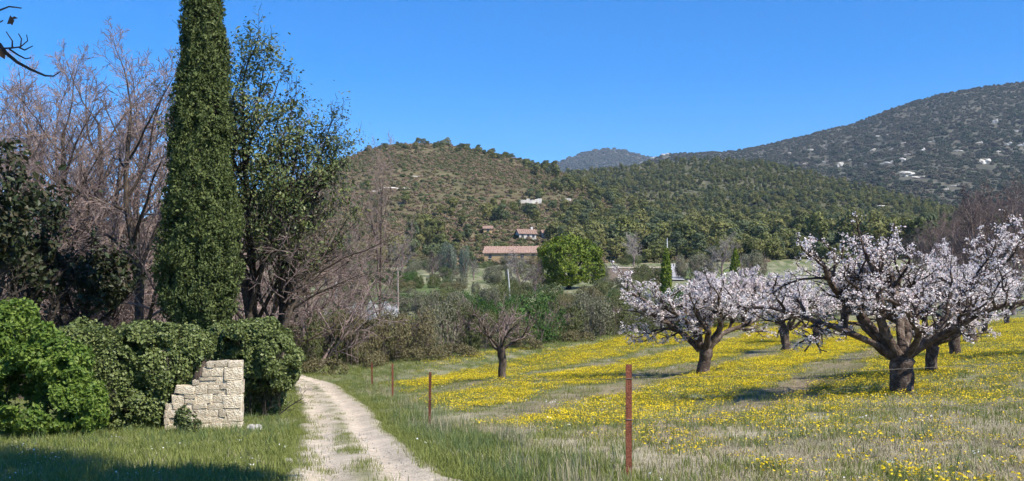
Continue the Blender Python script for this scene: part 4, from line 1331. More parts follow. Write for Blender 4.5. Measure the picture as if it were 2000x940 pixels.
patch('tilled_field', 'brown tilled field in the valley', [(1180, 165), (1306, 165), (1312, 215), (1180, 215)], (.15, .115, .08))
patch('driveway', 'pale gravel driveway in the valley', [(1312, 165), (1338, 165), (1318, 235), (1306, 235)], (.4, .385, .36), .25)
patch('farm_track', 'pale earth track along the valley', [(1180, 216), (1306, 216), (1306, 222), (1180, 222)], (.42, .35, .26), .2)
patch('meadow', 'small green meadow behind the hedge', [(960, 100), (1040, 100), (1040, 118), (950, 118)], (.10, .20, .04))
patch('meadow', 'green grassy bank beyond the wood', [(640, 105), (900, 105), (900, 160), (660, 160)], (.10, .135, .045))
patch('bare_bank', 'pale bare earth bank beyond the wood', [(655, 178), (760, 178), (735, 190), (660, 190)], (.42, .37, .28), .3)

def house(name, label, loc, w, d, h, rise, rz, wall, roof, windows, door=None, chimney=None):
    t = thing(name, label, 'house', loc, rz)
    obj('wall', mesh_of(name + '_wall', *box_geo(-w / 2, w / 2, -d / 2, d / 2, -1.5, h), M[wall]), t)
    V = np.array([(-w / 2, -d / 2, h), (w / 2, -d / 2, h), (w / 2, d / 2, h), (-w / 2, d / 2, h), (-w / 2, 0, h + rise), (w / 2, 0, h + rise)], float)
    obj('gable', mesh_of(name + '_gable', V, [np.array([(0, 4, 3), (1, 2, 5)])], M[wall]), t)
    e, th = .35, .14
    x0, x1, yo = -w / 2 - e, w / 2 + e, d / 2 + e
    zo = h - e * rise / (d / 2)
    R_ = []
    for sg in (-1, 1):
        A = np.array([(x0, sg * yo, zo + .03), (x1, sg * yo, zo + .03), (x1, 0, h + rise + .03), (x0, 0, h + rise + .03)], float)
        Vr = np.r_[A, A + (0, 0, th)]
        R_.append((Vr, [np.array([(0, 1, 2, 3), (4, 7, 6, 5), (0, 4, 5, 1), (1, 5, 6, 2), (2, 6, 7, 3), (3, 7, 4, 0)])]))
    n = int(w / .6)
    for i in range(n + 1):       # rows of cover tiles
        x = x0 + (x1 - x0) * i / n
        for sg in (-1, 1):
            R_.append(tube_geo([(x, sg * yo, zo + th + .03), (x, 0, h + rise + th + .03)], [.1, .1], 5))
    V, F = join_geo(R_)
    ro = obj('roof', mesh_of(name + '_roof', V, F, M[roof]), t)
    if chimney is not None:
        obj('chimney', mesh_of(name + '_chimney', *box_geo(chimney - .35, chimney + .35, -.3, .3, h, h + rise + .9), M[wall]), ro)
    for x, z0, ww, hh in windows:
        f = obj('window', mesh_of(name + '_window', *box_geo(x - ww / 2, x + ww / 2, -d / 2 - .05, -d / 2 + .05, z0, z0 + hh), M['shutter']), t)
        obj('sill', mesh_of(name + '_sill', *box_geo(x - ww / 2 - .12, x + ww / 2 + .12, -d / 2 - .14, -d / 2 + .04, z0 - .1, z0 - .003), M['pale_wall']), f)
    if door is not None:
        obj('door', mesh_of(name + '_door', *box_geo(door - .5, door + .5, -d / 2 - .04, -d / 2 + .05, 0, 2.0), M['wood']), t)
    return t
p = at(1003, 512, 250)
house('farmhouse', 'long low ochre farmhouse with pinkish tiled roof beside the round bright pine', p, 14.2, 6.5, 2.2, 1.7, -.12, 'ochre', 'roof', [(-5.6, .8, .8, 1.0), (-1.5, .8, .8, 1.0), (2.6, .8, .8, 1.0), (5.4, .8, .8, 1.0)], .8)
p = on_hill(H1, 1027, 468) - (0, 0, .3)
house('cottage', 'pale cottage with reddish roof up the slope behind the long farmhouse', p, 5.8, 5.0, 2.0, 1.5, .25, 'pale_wall', 'roof', [(-1.8, .7, .8, 1.0), (.2, .7, .8, 1.0), (1.9, .7, .8, 1.0)], None, 2.0)
for px, Y, s_, lab in ((1051, 268, .5, 'pine partly hiding the pale cottage, on the side of the bright pine'), (984, 272, .7, 'pine between the stone hut and the pale cottage')):
    g = np.array([(px - CX) / FPX * Y, Y, hill_z((px - CX) / FPX * Y, Y)])
    tag(obj('pine_tree', PINES[px % 9], None, g, 1.0, s_), lab, 'pine tree', 'pines by the farm')
p = on_hill(H1, 1066, 468) - (0, 0, .3)
house('annex', 'narrow whitish outbuilding beside the pale cottage, near the top of the bright pine', p, 2.6, 4.0, 2.3, 1.0, .1, 'pale_wall', 'roof', [(0, .7, .7, .9)])
p = on_hill(H1, 953, 456) - (0, 0, .3)
house('stone_hut', 'small ochre stone hut with one dark opening among the pines', p, 2.8, 3.0, 1.9, .8, 0, 'ochre', 'roof', [(.1, .6, .8, 1.0)])
p = on_hill(H2, 1325, 494) - (0, 0, .2)
house('white_hut', 'tiny white hut at the end of the pale driveway', p, 2.4, 2.4, .9, .3, 0, 'white_paint', 'concrete', [(.6, .4, .7, .5)])
# terrace walls on the near hill
def terrace_wall(label, px0, px1, py, H):
    ps = [on_hill(H, px, py) for px in np.linspace(px0, px1, 9)]
    rs_ = np.random.default_rng(int(px0))
    g = []
    for a, b in zip(ps[:-1], ps[1:]):
        c = (a + b) / 2
        w = np.linalg.norm(b - a)
        h = rs_.uniform(1.2, 2.2)
        V, F = box_geo(-w / 2 - .1, w / 2 + .1, -.5, .6, -1.5, h)
        V = V + rs_.normal(0, .12, V.shape) + c
        g.append((V, F))
    V, F = join_geo(g)
    o = ps[4]
    tag(obj('terrace_wall', mesh_of('terrace_wall', V - o, F, M['rock']), None, o), label, 'stone wall')
terrace_wall('pale stone terrace wall high above the pale cottage', 1012, 1056, 397, H1)
terrace_wall('pale bank at the end of the terraces, towards the forest', 1138, 1160, 404, H1)
terrace_wall('short pale terrace wall beside the long one above the cottage', 1098, 1114, 395, H1)

def pole(name, label, px, pb, pt, Y, r, mat, lean=0.0, cap=True):
    b, tp = at(px, pb, Y), at(px, pt, Y)
    h = tp[2] - b[2]
    t = thing(name, label, 'pole', b)
    V, F = tube_geo([(0, 0, -.5), (lean * h * .5, 0, h * .5), (lean * h, 0, h)], [r, r * .88, r * .72], 8)
    obj('shaft', mesh_of(name + '_shaft', V, F, M[mat], True), t)
    if cap:
        V, F = tube_geo([(lean * h, 0, h - .02), (lean * h, 0, h + .05)], [r * .95, r * .5], 8)
        obj('cap', mesh_of(name + '_cap', V, F, M['wood']), t)
pole('wooden_pole', 'grey wooden pole standing behind the brown hedge shrubs', 777, 606, 529, 86, .1, 'wood')
pole('thin_pole', 'thin pale leaning pole in front of the long farmhouse', 996, 575, 526, 115, .09, 'concrete', -.09)
pole('concrete_post', 'short pale concrete post at the end of the wood', 656, 580, 545, 80, .11, 'concrete')
pole('white_pole', 'white pole rising above the small cypress by the driveway', 1303, 500, 465, 200, .09, 'white_paint')

# single trees of the valley
m150 = 150 / FPX
loc = on_ground(1110, 150)
lob = [((px - 1110) * m150, dy, (566 - py) * m150, rx * m150, ry * m150, rz * m150) for px, py, rx, ry, rz, dy in
       ((1110, 512, 58, 55, 42, 0), (1085, 500, 34, 40, 30, -1), (1140, 498, 34, 40, 30, .5), (1112, 484, 36, 36, 26, 0), (1150, 525, 28, 36, 30, 0), (1075, 530, 26, 34, 32, 0), (1110, 535, 40, 45, 25, -1.5), (1060, 538, 13, 13, 26, -1), (1172, 530, 10, 14, 24, 0), (1078, 545, 12, 12, 20, -2.2), (1092, 478, 18, 20, 16, 0), (1135, 476, 20, 20, 14, 1))]
t = thing('round_pine', 'large round bright yellow green pine in the valley beside the long farmhouse', 'pine tree', loc)
V, F = shrub_geo(701, rough_lobes(lob, 34, 3), 15000, .34, gap=.42, freq=.8, shell=.6, jitter=.7, up=.3, aspect=.6, zmin=.3)
obj('crown', mesh_of('round_pine_crown', V, F, M['lime_pine']), t)
V, F = tubes([(np.array([(0, 0, -.4), (.2, 0, 1.6), (.1, 0, 4)]), np.array([.45, .36, .2])), (np.array([(.1, 0, 1.4), (-1.2, -.3, 3), (-2, -.3, 4.6)]), np.array([.25, .18, .1])), (np.array([(.1, 0, 1.4), (1.2, .3, 3), (2.2, .3, 4.6)]), np.array([.25, .18, .1]))], 4, 8)
obj('trunk', mesh_of('round_pine_trunk', V, F, M['dark_bark'], True), t)
GREY = []
for i in range(3):
    parts, _, top = bare_tree_meshes('grey_tree_%d' % i, 720 + i, 9.0, .16, ('grey_twig', 'grey_twig', 'purple_twig')[i], None, SP_BARE, None, 'twig')
    GREY.append((parts, None, top))
for px, Y, py, v, lab in ((1412, 168, 452, 0, 'grey bare tree standing in the valley meadow beside the short conifer'), (1238, 225, 450, 1, 'pale bare tree at the forest edge above the tilled field'),
                          (785, 190, 458, 0, 'grey bare tree at the foot of the near hill'), (1018, 138, 487, 1, 'pale bare tree in front of the long farmhouse'),
                          (1045, 128, 505, 2, 'purplish bare tree leaning by the round bright pine'), (925, 175, 505, 1, 'small grey bare tree below the farmhouse wall'),
                          (845, 160, 488, 2, 'grey brown bare tree behind the silvery shrub')):
    loc = on_ground(px, Y)
    s = reach(loc, py) / GREY[v][2]
    plant('bare_tree', lab, 'bare tree', GREY[v][0], loc, (px * .7) % 6, (s * 1.2, s * 1.2, s), 'bare trees of the valley')
for k, (px, Y, py) in enumerate(((1822, 128, 412), (1850, 118, 395), (1882, 122, 372), (1912, 112, 358), (1945, 118, 350), (1978, 108, 342), (2012, 115, 336), (2050, 110, 345), (1795, 130, 428), (1930, 130, 365), (1868, 135, 392), (1990, 130, 352))):
    loc = on_ground(px, Y)
    s = reach(loc, py) / GREY[2][2]
    plant('bare_tree', 'purplish bare tree in the copse rising behind the row of cherry trees', 'bare tree', GREY[2][0], loc, px * 1.3 % 6, (s * .9, s * .9, s), 'bare copse behind the cherry trees')

M['silver'] = leaf_mat('silvery_leaves', [(.09, .13, .085), (.16, .2, .14), (.26, .29, .22)], .25, .6, .2, .0)
vs = [(875, 498, 470, 26, 190, 1, 'silver', 'silvery green shrub at the foot of the near hill'), (905, 512, 478, 16, 180, 2, 'silver', 'drooping pale green shrub beside the silvery one'),
      (1372, 507, 490, 42, 172, 0, 'hedge_grey', 'wide grey orchard bush in front of the grey bare tree'), (1330, 506, 494, 20, 176, 1, 'hedge_grey', 'small grey orchard bush next to the driveway'),
      (1480, 508, 488, 30, 176, 2, 'hedge_grey', 'grey orchard bush beyond the short conifer'), (1450, 508, 492, 22, 180, 3, 'hedge_grey', 'grey orchard bush touching the short conifer'),
      (690, 612, 590, 22, 82, 0, 'white_blossom', 'white flowering bush beyond the end of the wood'), (728, 606, 586, 20, 82, 1, 'white_blossom', 'white flowering bush left of the grey wooden pole'),
      (762, 604, 588, 17, 83, 2, 'white_blossom', 'white flowering bush at the foot of the grey wooden pole'), (625, 612, 596, 18, 70, 3, 'white_blossom', 'white flowering bush under the spreading bare tree'),
      (840, 615, 560, 30, 84, 1, 'hedge_grey', 'tall pale shrub behind the hedge beside the grey wooden pole'), (950, 600, 556, 34, 95, 2, 'hedge_grey', 'pale flowering shrub behind the hedge, in front of the farmhouse'),
      (895, 605, 562, 30, 92, 0, 'hedge_grey', 'pale shrub behind the hedge below the silvery shrub'), (1150, 590, 560, 26, 118, 3, 'hedge_grey', 'pale shrub in front of the round bright pine'), (1010, 590, 560, 30, 110, 0, 'hedge_olive', 'olive shrub under the purplish bare tree'),
      (1005, 512, 499, 26, 232, 2, 'hedge_grey', 'grey bush in front of the middle of the long farmhouse'), (1042, 512, 498, 22, 230, 1, 'bud', 'brown bush in front of the end of the long farmhouse, by the bright pine'),
      (700, 520, 490, 34, 170, 0, 'hedge_green', 'yellow green shrub on the pale bank'), (690, 560, 520, 30, 120, 1, 'bud', 'brown shrub below the pale bank'), (1160, 530, 500, 24, 175, 2, 'bud', 'brown shrub against the round bright pine')]
for px, pb, pt, hw, Y, v, mt, lab in vs:
    g = on_ground(px, Y)
    hedge_shrub('valley_shrub', lab, g, 2 * hw * Y / FPX * 1.15, max(reach(g, pt), 1.0), v, mt, px % 3, 'shrubs of the valley')
rs = np.random.default_rng(77)
k = 0
while k < 120:
    px, Y = rs.uniform(640, 1320), rs.uniform(100, 245)
    if 1180 < px and 155 < Y < 225 or 1050 < px < 1175 and Y > 120: continue
    g = on_ground(px, Y)
    w = rs.uniform(2.5, 6)
    q = int(rs.integers(0, 7))
    mt = ('hedge_olive', 'hedge_grey', 'hedge_green', 'bud', 'holm', 'hedge_olive', 'hedge_grey')[q]
    hedge_shrub('valley_shrub', ('olive', 'pale grey', 'fresh green', 'brown', 'dark evergreen', 'olive', 'pale grey')[q] + (' shrub in the near valley behind the hedge' if Y < 150 else ' shrub in the far valley at the foot of the near hill'), g, w, rs.uniform(1.2, 3.2), int(rs.integers(0, 4)), mt, rs.uniform(0, 6), 'shrubs dotted over the valley', stem=False)
    k += 1

# ================================================================== OLD OAK OVER THE CAMERA (only its twigs and its shade are in the picture)
t = thing('oak_tree', 'overhanging oak whose dark twigs enter the upper corner of the picture', 'oak', (2.6, -2.2, float(gz(2.6, -2.2))))
def w2l(p):
    return np.array(p) - np.array(t.location)
tw = []
def twig(pts, r0, r1):
    P = np.array([w2l(at(*q)) for q in pts])
    tw.append((P, np.linspace(r0, r1, len(P))))
twig([(-420, -260, 6.4), (-200, -60, 6.2), (-60, 55, 6.1), (0, 88, 6), (12, 104, 6), (34, 122, 6), (60, 136, 6), (88, 148, 6), (104, 149, 6), (118, 140, 6)], .018, .003)
twig([(-200, -60, 6.2), (-80, 20, 6.2), (-20, 24, 6.2), (0, 20, 6.2), (18, 13, 6.2), (42, 16, 6.2)], .010, .004)
twig([(4, 95, 6), (22, 94, 5.95), (40, 92, 5.9), (54, 80, 5.9), (52, 68, 5.9)], .006, .003)
twig([(24, 94, 5.95), (24, 80, 5.9), (12, 62, 5.9)], .006, .003)
twig([(36, 92, 5.9), (48, 98, 5.9), (64, 90, 5.9)], .006, .003)
twig([(18, 96, 6), (36, 108, 6), (50, 115, 6), (61, 113, 6)], .006, .003)
twig([(-60, 55, 6.1), (-10, 50, 6.1), (6, 40, 6.1)], .008, .004)
twig([(40, 92, 5.9), (42, 76, 5.9), (36, 66, 5.9)], .005, .003)
V, F = tubes(tw, 4, 6)
obj('twigs', mesh_of('oak_twigs', V, F, M['dark_bark']), t)
rsO = np.random.default_rng(81)
lf = np.array([w2l(at(22, 40, 6.0)), w2l(at(20, 44, 6.0)), w2l(at(2, 104, 6)), w2l(at(27, 36, 6.02))])
V, F = leaf_cards(rsO, lf, np.tile([0, -1.0, .2], (4, 1)), .055, .6, .3)
M['dead_leaf'] = leaf_mat('dead_leaves', [(.10, .055, .03), (.16, .09, .05)], .2, .6, .2, .0)
obj('dead_leaves', mesh_of('oak_dead', V, F, M['dead_leaf']), t)
rdO = random.Random(9)
# shade lobes lie up the sun's direction from the shaded ground
sh = []
sdir = np.array(TO_SUN)
for px, py, hgt, r in ((-120, 930, 9.5, 1.5), (0, 920, 9.5, 1.2), (-60, 895, 10.5, 1.3), (20, 905, 10.0, .95), (110, 940, 9, 1.1), (230, 943, 9, 1.0), (330, 935, 8.5, .8), (420, 942, 8.5, .7), (-170, 890, 11, 1.4), (-330, 910, 10, 1.9), (40, 980, 9, 1.5), (250, 990, 8.5, 1.2), (400, 990, 8.5, .9)):
    g = ground_at(px, min(py, 965))
    if py > 965:
        g = g - np.array([0, (py - 965) * .03, 0])
    c = g + sdir * (hgt / sdir[2])
    sh.append((*w2l(c), r * 1.15, r * 1.15, r * .7))
P, N = lobe_points(rsO, sh, 24000, .2, .30, .9, 82)
wz = P + np.array(t.location)
okp = (wz[:, 2] > EYE + .335 * np.maximum(wz[:, 1], 0) + .5) | (np.abs(wz[:, 0]) > .6 * wz[:, 1] + 1)
V, F = leaf_cards(rsO, P[okp], N[okp], .17, .6, .9)
obj('crown', mesh_of('oak_crown', V, F, M['dark_holm']), t)
trk = [(np.array([(0, 0, -.3), (0, .1, 2), (-.2, .4, 4), (-.5, .9, 6), (-.8, 1.6, 8)]), np.array([.42, .34, .3, .26, .2]))]
for s_ in sh:
    a = np.array([-.5, .9, 6.0]) if s_[2] > 8 else np.array([-.3, .5, 5.0])
    b = np.array(s_[:3])
    mid = (a + b) / 2 + np.array([0, -.3, .6])
    trk.append((np.array([a, mid, b]), np.array([.14, .09, .04])))
trk.append((np.array([(-.2, .4, 4.2), w2l(at(-420, -260, 6.4)) * .5 + np.array([-.1, .2, 2.6]), w2l(at(-420, -260, 6.4))]), np.array([.12, .08, .036])))
V, F = tubes(trk, 5, 10, .05, 5)
obj('trunk', mesh_of('oak_trunk', V, F, M['bark'], True), t)

# ================================================================== RUINED WALL
def stone_mesh(name, seed):
    rs_ = np.random.default_rng(seed)
    c = np.array([(x, y, z) for z in (-.5, .5) for y in (-.5, .5) for x in (-.5, .5)], float)
    V, b = [], .055
    idx = {}
    for i, p in enumerate(c):
        for ax in range(3):
            q = p * (1 - 2 * b)
            q = q.copy()
            q[ax] = p[ax]
            idx[(i, ax)] = len(V)
            V.append(q)
    V = np.array(V) + rs_.normal(0, .04, (24, 3)) * np.array([1, .25, 1])
    def ci(x, y, z): return z * 4 + y * 2 + x
    Q, T = [], []
    for ax in range(3):
        for s in (0, 1):
            o = [a for a in range(3) if a != ax]
            loop = []
            for u, v in ((0, 0), (1, 0), (1, 1), (0, 1)):
                k = [0, 0, 0]; k[ax] = s; k[o[0]] = u; k[o[1]] = v
                loop.append(idx[(ci(*k), ax)])
            Q.append(loop)
    for ax in range(3):
        o = [a for a in range(3) if a != ax]
        for u in (0, 1):
            for v in (0, 1):
                k0 = [0, 0, 0]; k0[o[0]] = u; k0[o[1]] = v
                k1 = list(k0); k1[ax] = 1
                Q.append([idx[(ci(*k0), o[0])], idx[(ci(*k1), o[0])], idx[(ci(*k1), o[1])], idx[(ci(*k0), o[1])]])
    for i in range(8):
        T.append([idx[(i, 0)], idx[(i, 1)], idx[(i, 2)]])
    me = mesh_of(name, V, [np.array(Q), np.array(T)], M['stone'])
    import bmesh
    bm = bmesh.new(); bm.from_mesh(me); bmesh.ops.recalc_face_normals(bm, faces=bm.faces); bm.to_mesh(me); bm.free()
    return me
STONES = [stone_mesh('stone_%d' % i, 900 + i) for i in range(7)]
wl = ground_at(325, 838)
wr_ = ground_at(474, 832)
wr_ = on_ground(474, wl[1] + .25)
wdir = (wr_ - wl); wdir[2] = 0
WL = float(np.linalg.norm(wdir))
wall = thing('ruined_wall', 'ruined end of a pale stone wall half buried in ivy beside the track', 'stone wall', (wl[0], wl[1], (wl[2] + wr_[2]) / 2 - .05), math.atan2(wdir[1], wdir[0]))
WH = reach(wl, 705) + .02
rs = np.random.default_rng(91)
def top_at(x):
    return np.interp(x / WL, [0, .06, .14, .22, .34, .48, .52, .56, .75, 1], [.25, .42, .52, .60, .70, .74, .92, .985, 1.0, 1.0]) * WH
core = []
for i in range(30):
    x0, x1 = WL * i / 30, WL * (i + 1) / 30
    V, F = box_geo(x0 + .01, min(x1 + .012, WL - .04), -.208, .20, -.3, 0)
    za, zb = top_at(x0) - .035, top_at(x1) - .035
    V[4:, 2] = [za, zb, za, zb]
    core.append((V, F))
V, F = join_geo(core)
obj('mortar', mesh_of('wall_mortar', V, F, M['mortar']), wall)
def lay(xc, z0, w, h, quoin):
    o = obj('stone', STONES[rs.integers(0, 7)], wall, (xc, -.02 + rs.normal(0, .01), z0 + h / 2))
    o.scale = (w + .004, .46 if quoin else .42 + rs.normal(0, .012), h + .004)
    o.rotation_euler = (0, rs.normal(0, .012 if quoin else .05), rs.normal(0, .02 if quoin else .04))
z, row = -.12, 0
qx = []
for h in (.30, .30, .29, .31, .28, .3):          # dressed corner blocks at the open end
    h = min(h, WH + .02 - z)
    if h < .06: break
    w = (.40, .30, .37, .31, .38, .29)[row % 6]
    lay(WL - w / 2, z, w, h, True)
    qx.append((z, z + h, WL - w))
    z += h
    row += 1
z = -.14
while z < WH - .03:                               # rubble in uneven courses up to the broken slope
    h = rs.uniform(.11, .22)
    r_ = min([q[2] for q in qx if q[0] < z + h - .04 and q[1] > z + .04] or [WL - .3])
    x = r_
    while x > .02:
        w = rs.uniform(.13, .40)
        a0 = max(x - w, 0.0)
        if a0 < .09: a0 = 0.0
        lim = float(top_at(max((a0 + x) / 2, .02)))
        hh = min(h * rs.uniform(.92, 1.04), lim - z + .03)
        if hh > .05:
            if hh > .16 and rs.random() < .25:
                f = rs.uniform(.4, .6)
                lay((a0 + x) / 2, z, x - a0, hh * f, False); lay((a0 + x) / 2, z + hh * f, x - a0, hh * (1 - f), False)
            else:
                lay((a0 + x) / 2, z + rs.normal(0, .006), x - a0, hh, False)
        x = a0
    z += h
# fallen stones at its foot
for px, py, s in ((500, 842, .14), (492, 838, .10), (562, 905, .06)):
    g = ground_at(px, py)
    o = obj('loose_stone', ROCKS[px % 4].copy(), None, g + (0, 0, .02), px, s)
    tag(o, {500: 'pale fallen stone in the grass beside the ruined wall', 492: 'smaller fallen stone next to the corner of the ruined wall', 562: 'small stone in the grass at the edge of the track'}[px], 'stone')

# ================================================================== FENCE
def t_iron(h):
    g = [box_geo(-.022, .022, -.003, .003, -.4, h), box_geo(-.003, .003, .0031, .03, -.4, h - .002)]
    return join_geo(g)
pl = ['rusty iron fence post standing nearest to the camera', 'rusty iron fence post, second along the track', 'thin rusty fence post, third along the track', 'farthest thin rusty fence post near the hedge']
tops = []
for k, (g, (px, pb, hp)) in enumerate(zip(POSTS, POSTS_PX)):
    h = reach(g, pb - hp)
    t = thing('fence_post', pl[k], 'fence post', g, (.15, -.2, .3, 0)[k], 'rusty fence posts')
    t.rotation_euler = (0, (.0, .012, -.008, -.02)[k], (.15, -.2, .3, 0)[k])
    V, F = t_iron(h)
    V[:, :2] *= (1.55, 1.35, 1.5, 1.5)[k]
    obj('shaft', mesh_of('post_shaft', V, F, M['rust']), t)
    V, F = join_geo([tube_geo([(-.034, -.008, z), (.034, -.008, z)], [.005, .005], 6) for z in (h * .87, h * .5)])
    obj('wire_clip', mesh_of('post_clip', V, F, M['wire']), t)
    tops.append((g, h))
end = on_ground(2075, 11.2)
t = thing('fence_post', 'rusty fence post just outside the picture that holds the wire', 'fence post', end, .1, 'rusty fence posts')
V, F = t_iron(1.2)
V[:, :2] *= 1.4
obj('shaft', mesh_of('post_shaft', V, F, M['rust']), t)
V, F = tube_geo([(-.05, -.008, 1.0), (.05, -.008, 1.0)], [.006, .006], 6)
obj('wire_clip', mesh_of('post_clip', V, F, M['wire']), t)
for fz, lab in ((.87, 'upper thin wire strung between the rusty posts'), (.5, 'lower thin wire strung between the rusty posts')):
    pts = [end + (0, 0, 1.2 * fz)] + [g + np.array([0, -.012, h * fz]) for g, h in tops]
    path = []
    for a, b in zip(pts[:-1], pts[1:]):
        for u in np.linspace(0, 1, 12, endpoint=False):
            path.append(a + (b - a) * u - np.array([0, 0, .10 * u * (1 - u)]))
    path.append(pts[-1])
    path = np.array(path)
    V, F = tube_geo(path, np.full(len(path), .0022), 4)
    o0 = path[0].copy()
    tag(obj('fence_wire', mesh_of('fence_wire', V - o0, F, M['wire']), None, o0), lab, 'wire')

# ================================================================== GROUND COVER
def blades(rs_, nb, h, spread, w, lean=.45):
    V, F3, F4 = [], [], []
    for i in range(nb):
        a = rs_.uniform(0, 6.28)
        p = np.array([rs_.normal(0, spread), rs_.normal(0, spread), -.01])
        L = h * rs_.uniform(.45, 1.15)
        d = np.array([math.cos(a), math.sin(a), 0]) * rs_.uniform(.1, lean)
        s = np.array([-math.sin(a), math.cos(a), 0]) * w * rs_.uniform(.7, 1.3)
        m = p + np.array([0, 0, L * .6]) + d * L * .35
        tp = p + np.array([0, 0, L]) + d * L * 1.1
        o = len(V)
        V += [p - s, p + s, m + s * .7, m - s * .7, tp]
        F4.append((o, o + 1, o + 2, o + 3))
        F3.append((o + 3, o + 2, o + 4))
    return np.array(V), [np.array(F4), np.array(F3)]
def tuft(name, seed, nb, h, spread, w, mat, lean=.45):
    V, F = blades(np.random.default_rng(seed), nb, h, spread, w, lean)
    return mesh_of(name, V, F, M[mat])
def flower_patch(name, seed, nf, rad, fr, mat, zlo=.04, zhi=.13):
    rs_ = np.random.default_rng(seed)
    V, F6 = [], []
    a6 = np.arange(6) / 6 * 6.283
    for i in range(nf):
        a, q = rs_.uniform(0, 6.28), rad * math.sqrt(rs_.random())
        c = np.array([math.cos(a) * q, math.sin(a) * q, rs_.uniform(zlo, zhi)])
        n = unit(np.array([rs_.normal(0, .45), rs_.normal(0, .45) - .15, 1.0]))
        u = unit(np.cross(n, [0, 1, .3]))
        v = np.cross(n, u)
        r = fr * rs_.uniform(.7, 1.25)
        o = len(V)
        for k, b in enumerate(a6):
            V.append(c + (math.cos(b) * u + math.sin(b) * v) * r * (1.0 if k % 2 else .8) + n * (.25 * r))
        F6.append(np.arange(o, o + 6))
    V1, F1 = np.array(V), np.array(F6)
    V2, Fb = blades(rs_, nf, zhi * .85, rad * .5, .004, .9)
    V, F = join_geo([(V1, [F1]), (V2, Fb)])
    idx = np.concatenate([np.full(len(f), 0 if f.shape[1] == 6 else 1) for f in F])
    return mesh_of(name, V, F, None, False, None, [M[mat], M['grass']], idx)
C_SHORT = source_collection('short_grass_source', [tuft('short_%d' % i, 950 + i, 16, .10, .08, .004, 'grass', .8) for i in range(4)])
C_TALL = source_collection('tall_grass_source', [tuft('tall_%d' % i, 960 + i, 18, .34, .07, .0045, 'tall_grass', .5) for i in range(4)])
C_DRY = source_collection('dry_grass_source', [tuft('dry_%d' % i, 970 + i, 14, .065, .09, .0035, 'dry_grass', 1.3) for i in range(3)])
C_DRYTALL = source_collection('dry_stalk_source', [tuft('drytall_%d' % i, 975 + i, 10, .38, .08, .003, 'dry_grass', .5) for i in range(3)])
C_FLOW = source_collection('yellow_flower_source', [flower_patch('flowers_%d' % i, 980 + i, 24, .26, .0165, 'yellow') for i in range(4)])
C_WHITE = source_collection('white_flower_source', [flower_patch('whites_%d' % i, 990 + i, 6, .2, .016, 'white_petal') for i in range(2)])
rs = np.random.default_rng(123)
def cover(n, y0, y1, prob, power=1.0, margin=.72):
    n = int(n * margin / .57)
    x, y = in_view(rs, n, y0, y1, margin, power)
    k = rs.random(n) < prob(x, y)
    x, y = x[k], y[k]
    z = gz(x, y) + (1 - smooth(60, 140, np.hypot(x, y))) * ((fbm(x * .6, y * .6, 0, 3, 2) - .5) * .10)
    return np.c_[x, y, z]
def off_track(x, y):
    return smooth(.92, 1.25, np.abs(track_u(x, y)))
def in_field(x, y):
    return np.maximum(smooth(-.3, .6, right_of_fence(x, y)), smooth(3.0, 4.5, track_u(x, y)) * (y < 11) * (x > 0)) * (field_depth(x, y) > 0)
P = cover(95000, 8.5, 100, lambda x, y: yellow_bands(x, y) * (.32 + .68 * smooth(14, 26, y)) * off_track(x, y), 1.4)
scatter('yellow_flowers', 'yellow wildflowers carpeting the orchard field in strips', 'flowers', P, C_FLOW, 4, rs, scale=rs.uniform(.6, 1.1, len(P)) * (1 + .5 * smooth(30, 80, P[:, 1])), tilt=.1)
P = cover(90000, 8.5, 95, lambda x, y: off_track(x, y) * np.where(in_field(x, y) > .5, .14 + .4 * smooth(.4, .6, fbm(x * .6, y * .6, 0, 14, 3)) + .3 * smooth(8, 2, field_depth(x, y)), .95) * (1 - .55 * mown_strips(x, y)), 1.1)
scatter('short_grass', 'short green grass over the verge and the orchard field', 'grass', P, C_SHORT, 4, rs, scale=rs.uniform(.6, 1.5, len(P)) * (1 + .6 * smooth(25, 80, P[:, 1])))
def tall_prob(x, y):
    tu = track_u(x, y)
    f = right_of_fence(x, y)
    strip = smooth(1.05, 1.6, tu) * smooth(.7, -.1, f) * (y < 60) * (1 - .8 * smooth(2.2, 3.2, tu) * (y < 16)) * smooth(-3.5, -1.0, f)
    left = smooth(-1.05, -1.5, tu) * smooth(20, 10, -tu) * .35 * smooth(13, 22, y)
    hed = smooth(3.5, .5, field_depth(x, y)) * (field_depth(x, y) > -.5) * .7
    tufts = .10 * (fbm(x * .9, y * .9, 0, 15, 3) > .60) * (f > 0) * (y < 30)
    posts = .0
    return np.clip(strip * (.12 + .5 * smooth(.4, .62, fbm(x * .8, y * .5, 0, 16, 3))) + left + hed + tufts, 0, 1)
P = cover(60000, 8.5, 80, tall_prob, .9)
scatter('tall_grass', 'taller blue green grass along the fence and at the hedge foot', 'grass', P, C_TALL, 4, rs, scale=rs.uniform(.28, .75, len(P)) * np.where(rs.random(len(P)) < .1, 1.4, 1))
P = cover(30000, 8.5, 60, lambda x, y: off_track(x, y) * np.where(in_field(x, y) > .3, (.75 * (1 - smooth(14, 30, y + .2 * x)) + .25) * (.3 + .9 * smooth(.4, .6, fbm(x * .7 + 9, y * .7, 0, 17, 3))), .12), 1.0)
scatter('dry_grass', 'dry straw coloured grass thinly covering the near part of the field', 'grass', P, C_DRY, 3, rs, scale=rs.uniform(.6, 1.4, len(P)))
P = cover(16000, 8.5, 50, lambda x, y: smooth(1.3, 2.0, track_u(x, y)) * smooth(.8, .0, right_of_fence(x, y)) * (.12 + .8 * smooth(.46, .62, fbm(x * .7 + 40, y * .5, 0, 18, 3))), .9)
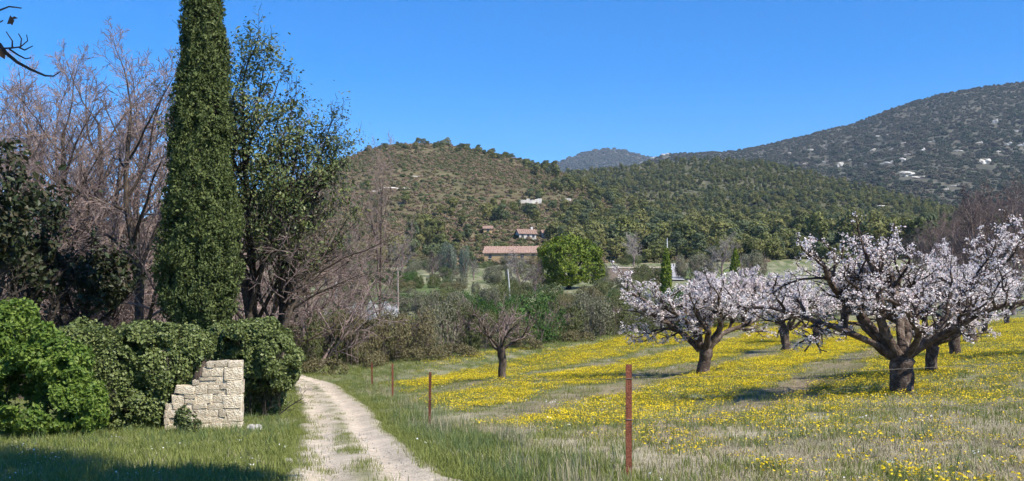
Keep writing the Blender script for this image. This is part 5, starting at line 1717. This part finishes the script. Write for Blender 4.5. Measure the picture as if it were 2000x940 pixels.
scatter('dry_stalks', 'grey dry stalks among the tall grass by the fence', 'grass', P, C_DRYTALL, 3, rs, scale=rs.uniform(.5, 1.2, len(P)))
P = cover(9000, 8.5, 60, lambda x, y: off_track(x, y) * (.008 + .3 * (fbm(x * .5 + 70, y * .4, 0, 19, 3) > .66)) * (.25 + (x > 0)), 1.3)
scatter('white_flowers', 'tiny white flowers sprinkled through the grass', 'flowers', P, C_WHITE, 2, rs, scale=rs.uniform(.6, 1.1, len(P)))
# grass growing on the track's middle ridge and edges
def mid_prob(x, y):
    tu = track_u(x, y)
    return np.clip(np.exp(-((tu + .03) / .17) ** 2) * smooth(.42, .6, fbm(x * 1.9, y * 1.1, 0, 41, 3)) * .5 + smooth(.7, 1.05, np.abs(tu)) * (np.abs(tu) < 1.3) * .8 + (np.abs(tu) < 1) * smooth(-.1, -.7, tu) * .22 * (fbm(x * 2, y * 2, 0, 44, 2) > .5), 0, 1) * (np.abs(tu) < 1.3)
P = cover(120000, 8.5, 50, mid_prob, .9, .57)
scatter('track_grass', 'sparse grass growing between the wheel ruts', 'grass', P, C_SHORT, 4, rs, scale=rs.uniform(.35, .95, len(P)))
def peb(name, i):
    return ROCKS[i]
C_PEB = source_collection('pebble_source', [m.copy() for m in ROCKS])
P = cover(30000, 8.5, 45, lambda x, y: (np.abs(track_u(x, y)) < 1.0) * .6, .9, .57)
P[:, 2] -= .02
scatter('pebbles', 'small pale stones strewn over the dirt track', 'gravel', P, C_PEB, 4, rs, scale=rs.uniform(.004, .013, len(P)) * np.where(rs.random(len(P)) < .03, 1.8, 1), tilt=.8)

# ================================================================== AIR
V, F = box_geo(-5400, 5400, -5400, 5400, -14, 900)
hm, nt, N, Lk = new_mat('air')
pv = N('ShaderNodeVolumePrincipled')
pv.inputs['Color'].default_value = (.62, .78, 1.0, 1)
pv.inputs['Density'].default_value = 0.000075
pv.inputs['Anisotropy'].default_value = 0.0
ou = N('ShaderNodeOutputMaterial')
Lk(pv.outputs[0], ou.inputs['Volume'])
tag(obj('haze', mesh_of('haze', V, F, hm)), 'thin blue air over the whole valley', 'haze', None, 'stuff')
